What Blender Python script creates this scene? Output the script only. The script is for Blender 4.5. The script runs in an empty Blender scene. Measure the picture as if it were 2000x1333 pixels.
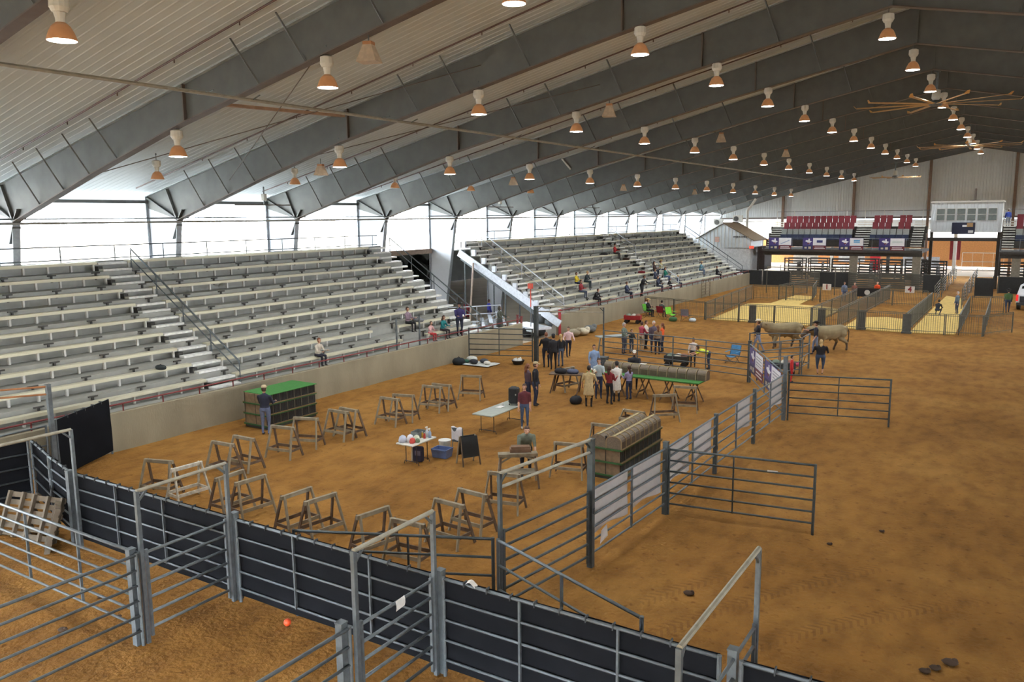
import bpy, bmesh, math, random
from mathutils import Vector, Matrix
random.seed(7)
SC = bpy.context.scene
COL = SC.collection
# ---------------------------------------------------------------- camera
FPX = 1580.0; CX, CY = 1000.0, 666.5; CAMH = 7.8
YAW, PITCH, ROLL = -.5635, -.1525, .0101
_F = Vector((math.sin(YAW)*math.cos(PITCH), math.cos(YAW)*math.cos(PITCH), math.sin(PITCH)))
_R = Vector((math.cos(YAW), -math.sin(YAW), 0)); _D = _F.cross(_R)
CR = _R*math.cos(ROLL)+_D*math.sin(ROLL); CD = -_R*math.sin(ROLL)+_D*math.cos(ROLL)
CAM = Vector((0, 0, CAMH))
cam_data = bpy.data.cameras.new('camera'); cam = bpy.data.objects.new('camera', cam_data); COL.objects.link(cam)
cam_data.sensor_width = 36.0; cam_data.lens = 36.0*FPX/2000.0; cam_data.clip_end = 600; cam_data.clip_start = .1
cam.matrix_world = Matrix(((CR.x, -CD.x, -_F.x, 0), (CR.y, -CD.y, -_F.y, 0), (CR.z, -CD.z, -_F.z, CAMH), (0, 0, 0, 1)))
SC.camera = cam
def ray(u, v): return CR*(u-CX)+CD*(v-CY)+_F*FPX
def G(u, v, z=0.0):
    r = ray(u, v); return CAM+r*((z-CAMH)/r.z)
def onX(u, v, X):
    r = ray(u, v); return CAM+r*(X/r.x)
def onY(u, v, Y):
    r = ray(u, v); return CAM+r*(Y/r.y)
# ---------------------------------------------------------------- sky, exposure
SKY = 30.0
EXPOSURE = .08
W = bpy.data.worlds.new('world'); SC.world = W; W.use_nodes = True
_bg = W.node_tree.nodes['Background']; _bg.inputs[0].default_value = (.91, 1, 1.1, 1); _bg.inputs[1].default_value = SKY
SC.view_settings.view_transform = 'Standard'; SC.view_settings.look = 'None'
SC.view_settings.gamma = 1; SC.view_settings.exposure = EXPOSURE; SC.view_settings.use_curve_mapping = False
SC.cycles.use_denoising = True
SC.cycles.use_adaptive_sampling = True; SC.cycles.adaptive_threshold = .16; SC.cycles.adaptive_min_samples = 16
SC.cycles.max_bounces = 4; SC.cycles.diffuse_bounces = 3; SC.cycles.glossy_bounces = 1; SC.cycles.transmission_bounces = 2
SC.cycles.sample_clamp_indirect = 6.0
SC.cycles.caustics_reflective = False; SC.cycles.caustics_refractive = False
LAMP_W = 900.0
# ---------------------------------------------------------------- materials
def srgb(r, g, b):
    f = lambda c: (c/255/12.92 if c/255 <= .04045 else ((c/255+.055)/1.055)**2.4)
    return (f(r), f(g), f(b))
MATS = {}
def mat(name, col, rough=.7, metal=0, var=.12, scale=6.0, bump=0, col2=None, emit=0, alpha=1, bscale=None, detail=2, aniso=None, trans=0, spec=None):
    """procedural: noise mixes two tints of the colour, optional noise bump"""
    if name in MATS: return MATS[name]
    m = bpy.data.materials.new(name); m.use_nodes = True; nt = m.node_tree; b = nt.nodes['Principled BSDF']
    b.inputs['Roughness'].default_value = rough; b.inputs['Metallic'].default_value = metal
    if spec is not None: b.inputs['Specular IOR Level'].default_value = spec
    tc = nt.nodes.new('ShaderNodeTexCoord'); src = tc.outputs['Object']
    if aniso:
        mp = nt.nodes.new('ShaderNodeMapping'); mp.inputs['Scale'].default_value = aniso; nt.links.new(src, mp.inputs[0]); src = mp.outputs[0]
    n = nt.nodes.new('ShaderNodeTexNoise'); n.inputs['Scale'].default_value = scale; n.inputs['Detail'].default_value = detail
    nt.links.new(src, n.inputs['Vector'])
    cr = nt.nodes.new('ShaderNodeValToRGB')
    a = tuple(max(0, c*(1-var)) for c in col); c2 = col2 or tuple(min(1, c*(1+var)) for c in col)
    cr.color_ramp.elements[0].position = .32; cr.color_ramp.elements[0].color = (*a, 1)
    cr.color_ramp.elements[1].position = .68; cr.color_ramp.elements[1].color = (*c2, 1)
    nt.links.new(n.outputs[0], cr.inputs[0]); nt.links.new(cr.outputs[0], b.inputs['Base Color'])
    if emit:
        b.inputs['Emission Color'].default_value = (*col, 1); b.inputs['Emission Strength'].default_value = emit
    if bump:
        n2 = nt.nodes.new('ShaderNodeTexNoise'); n2.inputs['Scale'].default_value = bscale or scale*3; n2.inputs['Detail'].default_value = 2
        nt.links.new(src, n2.inputs['Vector'])
        bp = nt.nodes.new('ShaderNodeBump'); bp.inputs['Strength'].default_value = bump; bp.inputs['Distance'].default_value = .05
        nt.links.new(n2.outputs[0], bp.inputs['Height']); nt.links.new(bp.outputs[0], b.inputs['Normal'])
    if alpha < 1: b.inputs['Alpha'].default_value = alpha
    if trans: b.inputs['Transmission Weight'].default_value = trans
    MATS[name] = m; return m
def S(name, r, g, b, **k): return mat(name, srgb(r, g, b), **k)
# ---------------------------------------------------------------- mesh helpers
def _frame(d, up=(0, 0, 1)):
    d = Vector(d).normalized(); u = Vector(up)
    if abs(d.dot(u)) > .98: u = Vector((0, 1, 0)) if abs(d.y) < .9 else Vector((1, 0, 0))
    x = d.cross(u).normalized(); y = x.cross(d).normalized(); return x, y, d
class MB:
    def __init__(s): s.v = []; s.f = []; s.m = []; s.mi = 0
    def add(s, vs, fs):
        o = len(s.v); s.v += [tuple(p) for p in vs]; s.f += [tuple(i+o for i in f) for f in fs]; s.m += [s.mi]*len(fs); return s
    def box(s, c, d, M=None):
        x, y, z = (k/2 for k in d)
        vs = [Vector((a*x, b*y, e*z)) for e in (-1, 1) for b in (-1, 1) for a in (-1, 1)]
        if M: vs = [M @ p for p in vs]
        c = Vector(c)
        return s.add([p+c for p in vs], [(0, 2, 3, 1), (4, 5, 7, 6), (0, 1, 5, 4), (2, 6, 7, 3), (0, 4, 6, 2), (1, 3, 7, 5)])
    def span(s, a, b):
        return s.box([(p+q)/2 for p, q in zip(a, b)], [abs(q-p) for p, q in zip(a, b)])
    def bar(s, a, b, w, h, up=(0, 0, 1)):
        a, b = Vector(a), Vector(b); x, y, d = _frame(b-a, up); x *= w/2; y *= h/2
        vs = [p+i*x+j*y for p in (a, b) for j in (-1, 1) for i in (-1, 1)]
        return s.add(vs, [(0, 1, 3, 2), (4, 6, 7, 5), (0, 4, 5, 1), (2, 3, 7, 6), (0, 2, 6, 4), (1, 5, 7, 3)])
    def tube(s, a, b, r, r2=None, n=8, cap=True):
        r2 = r if r2 is None else r2
        a, b = Vector(a), Vector(b); x, y, d = _frame(b-a)
        vs = [p+(x*math.cos(t*2*math.pi/n)+y*math.sin(t*2*math.pi/n))*q for p, q in ((a, r), (b, r2)) for t in range(n)]
        fs = [(i, (i+1) % n, n+(i+1) % n, n+i) for i in range(n)]
        if cap: fs += [tuple(range(n-1, -1, -1)), tuple(range(n, 2*n))]
        return s.add(vs, fs)
    def path(s, pts, r, n=6):
        """tube through a polyline; r a number or a list"""
        pts = [Vector(p) for p in pts]; k = len(pts); rr = r if isinstance(r, (list, tuple)) else [r]*k
        vs = []; px = None
        for i, p in enumerate(pts):
            d = (pts[min(i+1, k-1)]-pts[max(i-1, 0)])
            if d.length < 1e-6: d = Vector((0, 0, 1))
            if px is None: x, y, _ = _frame(d)
            else:
                d.normalize(); x = (px-d*px.dot(d)); x = x.normalized() if x.length > 1e-4 else _frame(d)[0]; y = d.cross(x)
            px = x
            vs += [p+(x*math.cos(t*2*math.pi/n)+y*math.sin(t*2*math.pi/n))*rr[i] for t in range(n)]
        fs = [(i*n+j, i*n+(j+1) % n, (i+1)*n+(j+1) % n, (i+1)*n+j) for i in range(k-1) for j in range(n)]
        fs += [tuple(range(n-1, -1, -1)), tuple(range((k-1)*n, k*n))]
        return s.add(vs, fs)
    def lathe(s, prof, c=(0, 0, 0), n=14, sx=1, sy=1):
        vs = [(c[0]+r*sx*math.cos(t*2*math.pi/n), c[1]+r*sy*math.sin(t*2*math.pi/n), c[2]+z) for r, z in prof for t in range(n)]
        k = len(prof); fs = [(i*n+j, i*n+(j+1) % n, (i+1)*n+(j+1) % n, (i+1)*n+j) for i in range(k-1) for j in range(n)]
        fs += [tuple(range(n-1, -1, -1)), tuple(range((k-1)*n, k*n))]
        return s.add(vs, fs)
    def ball(s, c, r, n=10, k=6):
        rx, ry, rz = (r, r, r) if not isinstance(r, (tuple, list)) else r
        pr = [(max(.02, math.sin(math.pi*i/k)), -math.cos(math.pi*i/k)*rz) for i in range(k+1)]
        return s.lathe(pr, c, n, rx, ry)
    def prism(s, poly, off):
        """poly: 3-D points in order; extruded by vector off"""
        n = len(poly); o = Vector(off); p = [Vector(q) for q in poly]
        return s.add(p+[q+o for q in p], [tuple(range(n-1, -1, -1)), tuple(range(n, 2*n))]+[(i, (i+1) % n, n+(i+1) % n, n+i) for i in range(n)])
    def quad(s, a, b, c, d): return s.add([a, b, c, d], [(0, 1, 2, 3)])
    def grid(s, fn, nu, nv):
        o = [fn(i/nu, j/nv) for j in range(nv+1) for i in range(nu+1)]
        return s.add(o, [(j*(nu+1)+i, j*(nu+1)+i+1, (j+1)*(nu+1)+i+1, (j+1)*(nu+1)+i) for j in range(nv) for i in range(nu)])
    def mesh(s, name, mats, smooth=False, bevel=0):
        me = bpy.data.meshes.new(name); me.from_pydata(s.v, [], s.f)
        mats = mats if isinstance(mats, (list, tuple)) else [mats]
        for m in mats: me.materials.append(m)
        if len(mats) > 1:
            for p, i in zip(me.polygons, s.m): p.material_index = min(i, len(mats)-1)
        bm = bmesh.new(); bm.from_mesh(me); bmesh.ops.recalc_face_normals(bm, faces=bm.faces)
        if bevel: bmesh.ops.bevel(bm, geom=bm.edges[:], offset=bevel, segments=1, affect='EDGES', clamp_overlap=True)
        bm.to_mesh(me); bm.free()
        if smooth:
            for p in me.polygons: p.use_smooth = True
        me.update(); return me
    def obj(s, name, mats, parent=None, smooth=False, bevel=0):
        return place(name, s.mesh(name, mats, smooth, bevel), parent)
def place(name, me, parent=None, loc=(0, 0, 0), rot=(0, 0, 0), scale=(1, 1, 1)):
    o = bpy.data.objects.new(name, me); COL.objects.link(o)
    if parent: o.parent = parent
    o.location = loc; o.rotation_euler = rot; o.scale = scale; return o
def tag(o, label, cat, group=None, kind=None):
    if label: o['label'] = label
    if cat: o['category'] = cat
    if group: o['group'] = group
    if kind: o['kind'] = kind
    return o
def thing(name, label, cat, loc=(0, 0, 0), rz=0, group=None, kind=None):
    o = bpy.data.objects.new(name, None); COL.objects.link(o); o.empty_display_size = .1
    o.location = loc; o.rotation_euler = (0, 0, rz); return tag(o, label, cat, group, kind)
_kids = {}
def dup(root, loc, rz, label=None, group=None):
    def cp(o, par):
        c = o.copy(); COL.objects.link(c); c.parent = par
        for ch in TREE.get(o.name, []): cp(ch, c)
        return c
    if root.name not in TREE: snap(root)
    r = cp(root, None); r.location = loc; r.rotation_euler = (0, 0, rz)
    if label: r['label'] = label
    if group: r['group'] = group
    return r
TREE = {}
def snap(root):
    """remember the children of a prototype (and theirs)"""
    TREE[root.name] = list(root.children)
    for c in root.children: snap(c)
def struct(name, mb, m, label, cat, parent=None, **k):
    o = mb.obj(name, m, parent, **k); return tag(o, label, cat, kind='structure')
ORD = ['first', 'second', 'third', 'fourth', 'fifth', 'sixth', 'seventh', 'eighth', 'ninth', 'tenth', 'eleventh', 'twelfth', 'thirteenth', 'fourteenth', 'fifteenth', 'sixteenth', 'seventeenth', 'eighteenth']
PI = math.pi
# ================================================================ materials of the place
STEEL = S('frame_steel', 92, 93, 90, rough=.6, metal=.1, var=.1, scale=2)
RUSTY = S('flange_primer', 96, 84, 76, rough=.6, var=.12, scale=3)
ROOFM = S('roof_liner', 200, 206, 208, rough=.55, var=.03, scale=.6)
SIDING = S('white_siding', 214, 220, 222, rough=.5, var=.04, scale=1.2)
COLW = S('column_liner', 178, 181, 185, rough=.5, var=.04, scale=1)
CONC = S('wall_concrete', 150, 140, 116, rough=.9, var=.1, scale=1.3, bump=.15, bscale=20, aniso=(1, 1, .35), detail=4)
REDP = S('red_paint', 120, 44, 40, rough=.55, var=.12, scale=8)
GALV = S('galvanised_pipe', 100, 106, 108, rough=.5, metal=.3, var=.16, scale=9)
GALVD = S('dark_pipe', 74, 80, 80, rough=.5, metal=.4, var=.15, scale=8)
ALU = S('bench_aluminium', 216, 210, 184, rough=.45, metal=.15, var=.06, scale=2, aniso=(1, .2, 1))
RISER = S('riser_sheet', 164, 163, 154, rough=.5, metal=.15, var=.06, scale=3)
DARKB = S('bracket_steel', 74, 72, 68, rough=.6, metal=.3)
WHITEP = S('white_paint', 216, 214, 206, rough=.5, var=.04)
BLACKP = S('black_plastic', 26, 27, 29, rough=.5, var=.15)
DARKPIPE = S('sprinkler_red', 84, 62, 56, rough=.6)
WINDOWG = S('window_glass', 120, 128, 128, rough=.08, var=.05)
# arena dirt: tints, hoof-chopped bump, damp patches
def dirt():
    m = bpy.data.materials.new('arena_dirt'); m.use_nodes = True; nt = m.node_tree; b = nt.nodes['Principled BSDF']; b.inputs['Roughness'].default_value = .95
    b.inputs['Specular IOR Level'].default_value = .15
    tc = nt.nodes.new('ShaderNodeTexCoord')
    def noise(sc, det, vec=None, sca=None):
        n = nt.nodes.new('ShaderNodeTexNoise'); n.inputs['Scale'].default_value = sc; n.inputs['Detail'].default_value = det
        if sca:
            mp = nt.nodes.new('ShaderNodeMapping'); mp.inputs['Scale'].default_value = sca; nt.links.new(tc.outputs['Object'], mp.inputs[0]); nt.links.new(mp.outputs[0], n.inputs['Vector'])
        else: nt.links.new(tc.outputs['Object'], n.inputs['Vector'])
        return n.outputs[0]
    def ramp(x, p, cols):
        r = nt.nodes.new('ShaderNodeValToRGB'); e = r.color_ramp.elements
        for i, (q, c) in enumerate(zip(p, cols)):
            el = e[i] if i < 2 else e.new(q)
            el.position = q; el.color = (*c, 1)
        nt.links.new(x, r.inputs[0]); return r.outputs[0]
    def mix(f, a, c, mode='MIX', fac=None):
        x = nt.nodes.new('ShaderNodeMix'); x.data_type = 'RGBA'; x.blend_type = mode
        if fac is not None: x.inputs[0].default_value = fac
        else: nt.links.new(f, x.inputs[0])
        nt.links.new(a, x.inputs[6]); nt.links.new(c, x.inputs[7]); return x.outputs[2]
    N22 = noise(2.2, 5, sca=(1, .55, 1)); NT = noise(1.1, 1)
    base = ramp(noise(.25, 3), (.3, .5, .72), (srgb(138, 96, 45), srgb(154, 109, 53), srgb(168, 123, 63)))
    fine = ramp(N22, (.3, .55, .75), ((.62, .6, .58), (.95, .95, .95), (1.1, 1.08, 1.05)))
    c = mix(None, base, fine, 'MULTIPLY', .8)
    clod = ramp(noise(5.5, 2), (.62, .74), ((1, 1, 1), (.55, .5, .47)))
    c = mix(None, c, clod, 'MULTIPLY', .7)
    # tyre tracks with lug marks: two straight bands on the open dirt
    sx = nt.nodes.new('ShaderNodeSeparateXYZ'); nt.links.new(tc.outputs['Object'], sx.inputs[0])
    def M_(op, a, d=None):
        q = nt.nodes.new('ShaderNodeMath'); q.operation = op
        for i, z in enumerate((a, d)):
            if z is None: continue
            if isinstance(z, (int, float)): q.inputs[i].default_value = z
            else: nt.links.new(z, q.inputs[i])
        return q.outputs[0]
    for (ax, ay, ex, ey) in ((-5.9, 12.9, -2.4, 18.9), (-4.6, 12.9, -.4, 18.3), (-6.3, 14.6, -4.2, 17.7)):
        L = math.hypot(ex-ax, ey-ay); dx, dy = (ex-ax)/L, (ey-ay)/L
        along = M_('ADD', M_('MULTIPLY', M_('SUBTRACT', sx.outputs[0], ax), dx), M_('MULTIPLY', M_('SUBTRACT', sx.outputs[1], ay), dy))
        across = M_('SUBTRACT', M_('MULTIPLY', M_('SUBTRACT', sx.outputs[0], ax), -dy), M_('MULTIPLY', M_('SUBTRACT', sx.outputs[1], ay), -dx))
        across = M_('ADD', across, M_('MULTIPLY', M_('POWER', M_('SUBTRACT', M_('DIVIDE', along, L), .5), 2.0), 1.1))
        band = M_('MULTIPLY', M_('LESS_THAN', M_('ABSOLUTE', across), .2), M_('MULTIPLY', M_('GREATER_THAN', along, 0.0), M_('LESS_THAN', along, L)))
        lug = M_('GREATER_THAN', M_('SINE', M_('ADD', M_('MULTIPLY', along, 36.0), M_('MULTIPLY', M_('ABSOLUTE', across), 30.0))), .25)
        f = M_('MULTIPLY', M_('MULTIPLY', band, lug), M_('MULTIPLY', NT, .6))
        dk = nt.nodes.new('ShaderNodeRGB'); dk.outputs[0].default_value = (*srgb(104, 72, 40), 1)
        c = mix(f, c, dk.outputs[0])
    nt.links.new(c, b.inputs['Base Color'])
    bp = nt.nodes.new('ShaderNodeBump'); bp.inputs['Strength'].default_value = .7; bp.inputs['Distance'].default_value = .09
    ad = nt.nodes.new('ShaderNodeMath'); ad.operation = 'ADD'; nt.links.new(N22, ad.inputs[0]); nt.links.new(noise(9, 3), ad.inputs[1])
    nt.links.new(ad.outputs[0], bp.inputs['Height']); nt.links.new(bp.outputs[0], b.inputs['Normal'])
    return m
DIRT = dirt()
# ================================================================ floor
XW = -25.75; XR = -4.6; YN, YF = -9.0, 112.0
FRAMES = list(range(-3, 13)); fy = lambda k: 17.5+7.62*k
def gz(x, y): return .018*math.sin(x*1.7+y*.6)*math.sin(y*1.1-x*.35)-.012
mb = MB(); mb.grid(lambda a, b: (-26+56*a, YN+(YF+2-YN)*b, gz(-26+56*a, YN+(YF+2-YN)*b)), 140, 250)
struct('floor', mb, DIRT, 'orange brown dirt floor of the arena', 'floor', smooth=True)
mb = MB(); mb.span((-37.5, YN, -.3), (-26, YF+2, -.05)); mb.span((-400, YN-200, -.5), (300, YF+300, -.32)); mb.span((-60, 20, -.31), (-37.5, 70, -.06))
struct('ground_outside', mb, S('road_base', 170, 155, 135, rough=.95, var=.1, scale=.4), 'pale gravel ground outside the open left side', 'ground')
# ================================================================ portal frames
def zt(x): return 9.35+.233*((x if x < XR else 2*XR-x)+35.8)
def make_frame_meshes():
    half = [(-37.4, 0), (-36.2, 0), (-35, 7.8), (-29, 9.55), (-24, 10.9), (-13, 13.35), (XR, 15.05), (XR, 16.62), (-35.8, 9.35), (-37.4, 8.98)]
    out = {}
    for side in (0, 1):
        fx = (lambda x: x) if side == 0 else (lambda x: 2*XR-x)
        T = .03
        c = MB(); c.prism([(fx(x), -T/2, z) for x, z in [(-37.4, 0), (-36.2, 0), (-35, 7.8), (-37.4, 8.4)]], (0, T, 0))
        w = MB(); w.prism([(fx(x), -T/2, z) for x, z in [(-37.4, 8.4), (-35, 7.8)]+half[3:]], (0, T, 0))
        fl = MB()
        for (a, b) in (((-37.4, 0), (-37.4, 8.98)), ((-36.2, 0), (-35, 7.8))): fl.bar((fx(a[0]), 0, a[1]), (fx(b[0]), 0, b[1]), .3, .04, (1, 0, .01))
        bf = MB()
        for a, b in zip(half[2:6], half[3:7]): bf.bar((fx(a[0]), 0, a[1]), (fx(b[0]), 0, b[1]), .32, .04)
        tf = MB(); tf.bar((fx(-37.4), 0, 8.98), (fx(XR), 0, 16.62), .32, .04)
        st = MB(); st.bar((fx(-37.3), 0, 8.9), (fx(-35.05), 0, 7.85), .28, .09); st.bar((fx(-35.75), 0, 9.3), (fx(-35.05), 0, 7.85), .28, .09)
        tb = MB(); tb.bar((fx(-35.0), 0, 7.75), (fx(-34.55), 0, 8.3), .34, .05); tb.bar((fx(-35.0), 0, 7.6), (fx(-35.4), 0, 6.9), .34, .04)
        sp = MB()
        for xx in (-26.6, -16.5): pass
        sp.bar((fx(-23.6), 0, zt(-23.6)), (fx(-23.6), 0, 11.0), .26, .05, (1, 0, 0))
        sp2 = MB(); sp2.bar((fx(-11.5), 0, zt(-11.5)), (fx(-11.5), 0, 13.65), .26, .05, (1, 0, 0))
        br = []
        for xx in (-33, -31.2, -29.4, -27.6, -20, -18, -15, -8.5):
            q = MB(); zb = [b for b in half]; 
            # bottom z by interpolation
            for a, b in zip(half[2:6], half[3:7]):
                if a[0] <= xx <= b[0]: zz = a[1]+(b[1]-a[1])*(xx-a[0])/(b[0]-a[0])
            q.bar((fx(xx), .0, zz+.02), (fx(xx-.45), -.75, zt(xx)+.2), .05, .05); br.append(q)
        out[side] = [('column', c, COLW), ('rafter_web', w, STEEL), ('column_flange', fl, S('column_flange', 150, 154, 158, rough=.5)), ('bottom_flange', bf, RUSTY), ('top_flange', tf, S('top_flange', 170, 176, 178, rough=.5, metal=.2)), ('haunch_stiffener', st, STEEL), ('knee_bracket', tb, STEEL), ('splice_plate', sp, RUSTY), ('splice_plate', sp2, RUSTY)]+[('flange_brace', q, STEEL) for q in br]
        out[side] = [(n, m.mesh(n, k)) for n, m, k in out[side]]
    pk = MB(); pk.bar((XR, 0, 15.03), (XR, 0, 16.6), .3, .06, (1, 0, 0)); out['pk'] = pk.mesh('ridge_plate', STEEL)
    return out
FM = make_frame_meshes()
for i, k in enumerate(FRAMES):
    vis = i-2
    lab = ('grey steel roof frame %s' % ('behind the camera end', 'just behind the viewer', 'at the top left picture corner')[i]) if i < 3 else 'grey tapered steel roof frame spanning the arena, %s counted from the top left corner' % ORD[vis]
    t = thing('roof_frame', lab, 'roof frame', (0, fy(k), 0), group='steel roof frames', kind='structure')
    for s in (0, 1):
        for n, me in FM[s]: place(n, me, t)
    place('ridge_plate', FM['pk'], t)
# ================================================================ roof liner: ribbed panels, each its own piece
def rib_profile(w, n, h):
    """points across one panel: flat pans with trapezoid ribs"""
    p = []; s = w/n
    for i in range(n): p += [(i*s, 0), (i*s+s*.72, 0), (i*s+s*.8, -h), (i*s+s*.92, -h)]
    return p+[(w, 0)]
PW = 7.62/8
def roof_panel(side):
    m = MB(); pr = rib_profile(PW-.0004, 3, .014); x0, x1 = -41.0, XR; f = (lambda x: x) if side == 0 else (lambda x: 2*XR-x)
    vs = []; n = len(pr)
    for dz in (0, .03):
        for x in (x0, x1): vs += [(f(x), y, 9.35+.233*(x+35.8)+.19+d+dz) for y, d in pr]
    fs = [(i, i+1, n+i+1, n+i) for i in range(n-1)]+[(2*n+i, 3*n+i, 3*n+i+1, 2*n+i+1) for i in range(n-1)]
    fs += [(i, 2*n+i, 2*n+i+1, i+1) for i in range(n-1)]+[(n+i, n+i+1, 3*n+i+1, 3*n+i) for i in range(n-1)]
    m.add(vs, fs); return m.mesh('roof_panel', ROOFM)
RP = [roof_panel(0), roof_panel(1)]
ce = thing('ceiling', 'white ribbed metal roof lining above the arena', 'ceiling', kind='structure')
ny = int((YF-YN)/PW)+1
for j in range(ny):
    for s in (0, 1): place('roof_panel', RP[s], ce, (0, YN+j*PW, 0))
mb = MB(); mb.bar((XR, YN, 16.72), (XR, YN+ny*PW, 16.72), .6, .04); mb.obj('ridge_cap', ROOFM, ce)
# ================================================================ end walls and right side
def siding_panel(h, w=.92):
    m = MB(); pr = rib_profile(w-.0004, 3, .03); n = len(pr)
    vs = [(x, -d, z) for z in (0, h) for x, d in pr]+[(x, .03-d, z) for z in (0, h) for x, d in pr]
    m.add(vs, [(i, i+1, n+i+1, n+i) for i in range(n-1)]+[(2*n+i, 3*n+i, 3*n+i+1, 2*n+i+1) for i in range(n-1)]+[(n+i, n+i+1, 3*n+i+1, 3*n+i) for i in range(n-1)])
    return m
FWY = YF-1.0
wf = thing('wall_far', 'white ribbed metal siding of the far end wall under the gable', 'wall', (0, FWY, 0), kind='structure')
x = -37.4; WZ = 7.3
while x < 28.1:
    h = 9.35+.233*(min(x+.46, 2*XR-x-.46)+35.8)+.1-WZ
    siding_panel(h).obj('siding_panel', SIDING, wf).location = (x, 0, WZ); x += .92
for px in (-27.4, -18.7, -10.2, -1.4, 7.6, 16):
    m = MB(); m.box((px, -.28, 8), (.3, .3, 2*(9.35+.233*(min(px, 2*XR-px)+35.8)-8))); m.obj('wall_column', S('brown_column', 116, 92, 74, rough=.6), wf)
m = MB(); m.bar((-37, -.2, 7.25), (28, -.2, 7.25), .12, .2); m.obj('base_girt', RUSTY, wf)
mb = MB(); mb.span((-37.4, YN-.2, 2.4), (28.2, YN-.1, 9.2)); mb.prism([(-37.4, YN-.2, 9.2), (28.2, YN-.2, 9.2), (XR, YN-.2, 16.5)], (0, .1, 0))
struct('wall_near', mb, SIDING, 'white end wall behind the viewer', 'wall')  # unseen; the opening below it is sized for the light it lets in
mb = MB(); mb.span((17.5, YN, -.1), (17.9, 100, 1.35)); struct('wall_right', mb, CONC, 'concrete arena wall on the right side', 'wall')
mb = MB(); mb.span((28, YN, 0), (28.2, YF, 6.6)); struct('wall_right_outer', mb, SIDING, 'white siding of the right outer wall', 'wall')  # unseen; raised to cut the light coming from the right
# ================================================================ left concrete wall with red rail
def conc_wall(a, b, side):
    mb = MB(); mb.span((XW-.22, a, -.2), (XW, b, 1.33)); n = max(1, int((b-a)/4.6))
    return struct('wall_left', mb, CONC, 'tan concrete arena wall below %s' % side, 'wall', bevel=.015)
conc_wall(2.0, 42.0, 'the nearer bleachers'); conc_wall(46.6, 90.6, 'the farther bleachers')
def red_rail(pts, label):
    t = thing('guard_rail', label, 'rail', pts[0])
    o = Vector(pts[0])
    for a, b in zip(pts[:-1], pts[1:]):
        a, b = Vector(a)-o, Vector(b)-o; m = MB(); m.tube(a+Vector((0, 0, .26)), b+Vector((0, 0, .26)), .03, n=6); m.obj('rail_tube', REDP, t)
        L = (b-a).length; n = max(1, int(L/1.5)); me = None
        for i in range(n+1):
            if me is None: q = MB(); q.tube((0, 0, 0), (0, 0, .26), .025, n=6); me = q.mesh('rail_post', REDP)
            place('rail_post', me, t, a+(b-a)*i/n)
red_rail([(XW-.11, 2.0, 1.33), (XW-.11, 41.95, 1.33)], 'low red pipe rail along the nearer concrete wall top')
red_rail([(XW-.11, 46.7, 1.33), (XW-.11, 90.5, 1.33)], 'low red pipe rail along the farther concrete wall top')
# ================================================================ eave: tubes, lean-to roof outside
mb = MB(); mb.tube((-34.95, YN, 7.72), (-34.95, 108, 7.72), .05, n=8); tag(mb.obj('eave_tube', S('eave_grey', 150, 146, 138, rough=.5, metal=.2)), 'long grey pipe running along the eaves past every column', 'pipe', kind='structure')
mb = MB(); mb.tube((-34.8, YN, 7.9), (-34.8, 90, 7.9), .035, n=6); tag(mb.obj('conduit', GALV), 'thin conduit just above the eave pipe', 'pipe', kind='structure')
mb = MB(); mb.bar((-37.4, YN, 8.72), (-37.4, 108, 8.72), .12, .16); tag(mb.obj('eave_girt', STEEL), 'dark horizontal girt at the top of the open side', 'beam', kind='structure')
mb = MB(); mb.bar((-37.3, 38, 5.35), (-37.3, 47.9, 5.35), .2, .35); tag(mb.obj('gap_beam', S('brown_beam', 132, 110, 92)), 'brown beam across the gap between the bleachers', 'beam', kind='structure')
m = MB(); m.prism([(-37.5, YN, 5.3), (-62, YN, 4.5), (-62, YN, 4.42), (-37.5, YN, 5.22)], (0, 120, 0)); struct('lean_to_roof', m, S('lean_to', 205, 205, 200, rough=.6), 'white lean-to roof outside the open side', 'roof')
m = MB(); m.span((-62, 20, -.3), (-61.8, 110, 4.4)); struct('dark_backdrop', m, S('backdrop_dark', 58, 60, 54, rough=.9, var=.3, scale=.8), 'dark backdrop added under the lean-to to block the bright outside', 'wall')  # added backdrop in place of dark foliage, hides the bright ground beyond
# the long pipe under the rafters, with its short cross hangers
t = thing('hanging_pipe', 'long thin pipe crossing the ceiling diagonally in view below the rafters', 'pipe', (-20.4, 0, 11.42), kind='structure')
m = MB(); m.tube((0, -8, 0), (0, 95, 0), .055, n=6); m.obj('pipe_run', S('pipe_beige', 150, 146, 134, rough=.5), t)
for k in range(-2, 10):
    m = MB(); m.tube((0, fy(k), .0), (.35, fy(k), .12), .02, n=5); m.tube((-.5, fy(k)-1.6, .02), (.5, fy(k)-1.8, .04), .018, n=5); m.obj('pipe_hanger', GALV, t)
# sprinkler branch lines beside every frame
q = MB(); q.tube((-36, 0, zt(-36)-.02), (XR-1, 0, zt(XR-1)-.02), .03, n=6)
for x in range(-34, -6, 3): q.tube((x, 0, zt(x)-.02), (x, 0, zt(x)-.14), .02, n=5)
qm = q.mesh('branch_pipe', DARKPIPE)
for i, k in enumerate(range(-2, 12)):
    o = place('sprinkler_pipe', qm, None, (0, fy(k)-1.5, .04)); tag(o, 'thin dark red sprinkler pipe along the roof slope before the %s frame' % ORD[i], 'pipe', 'sprinkler pipes', 'structure')
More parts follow.
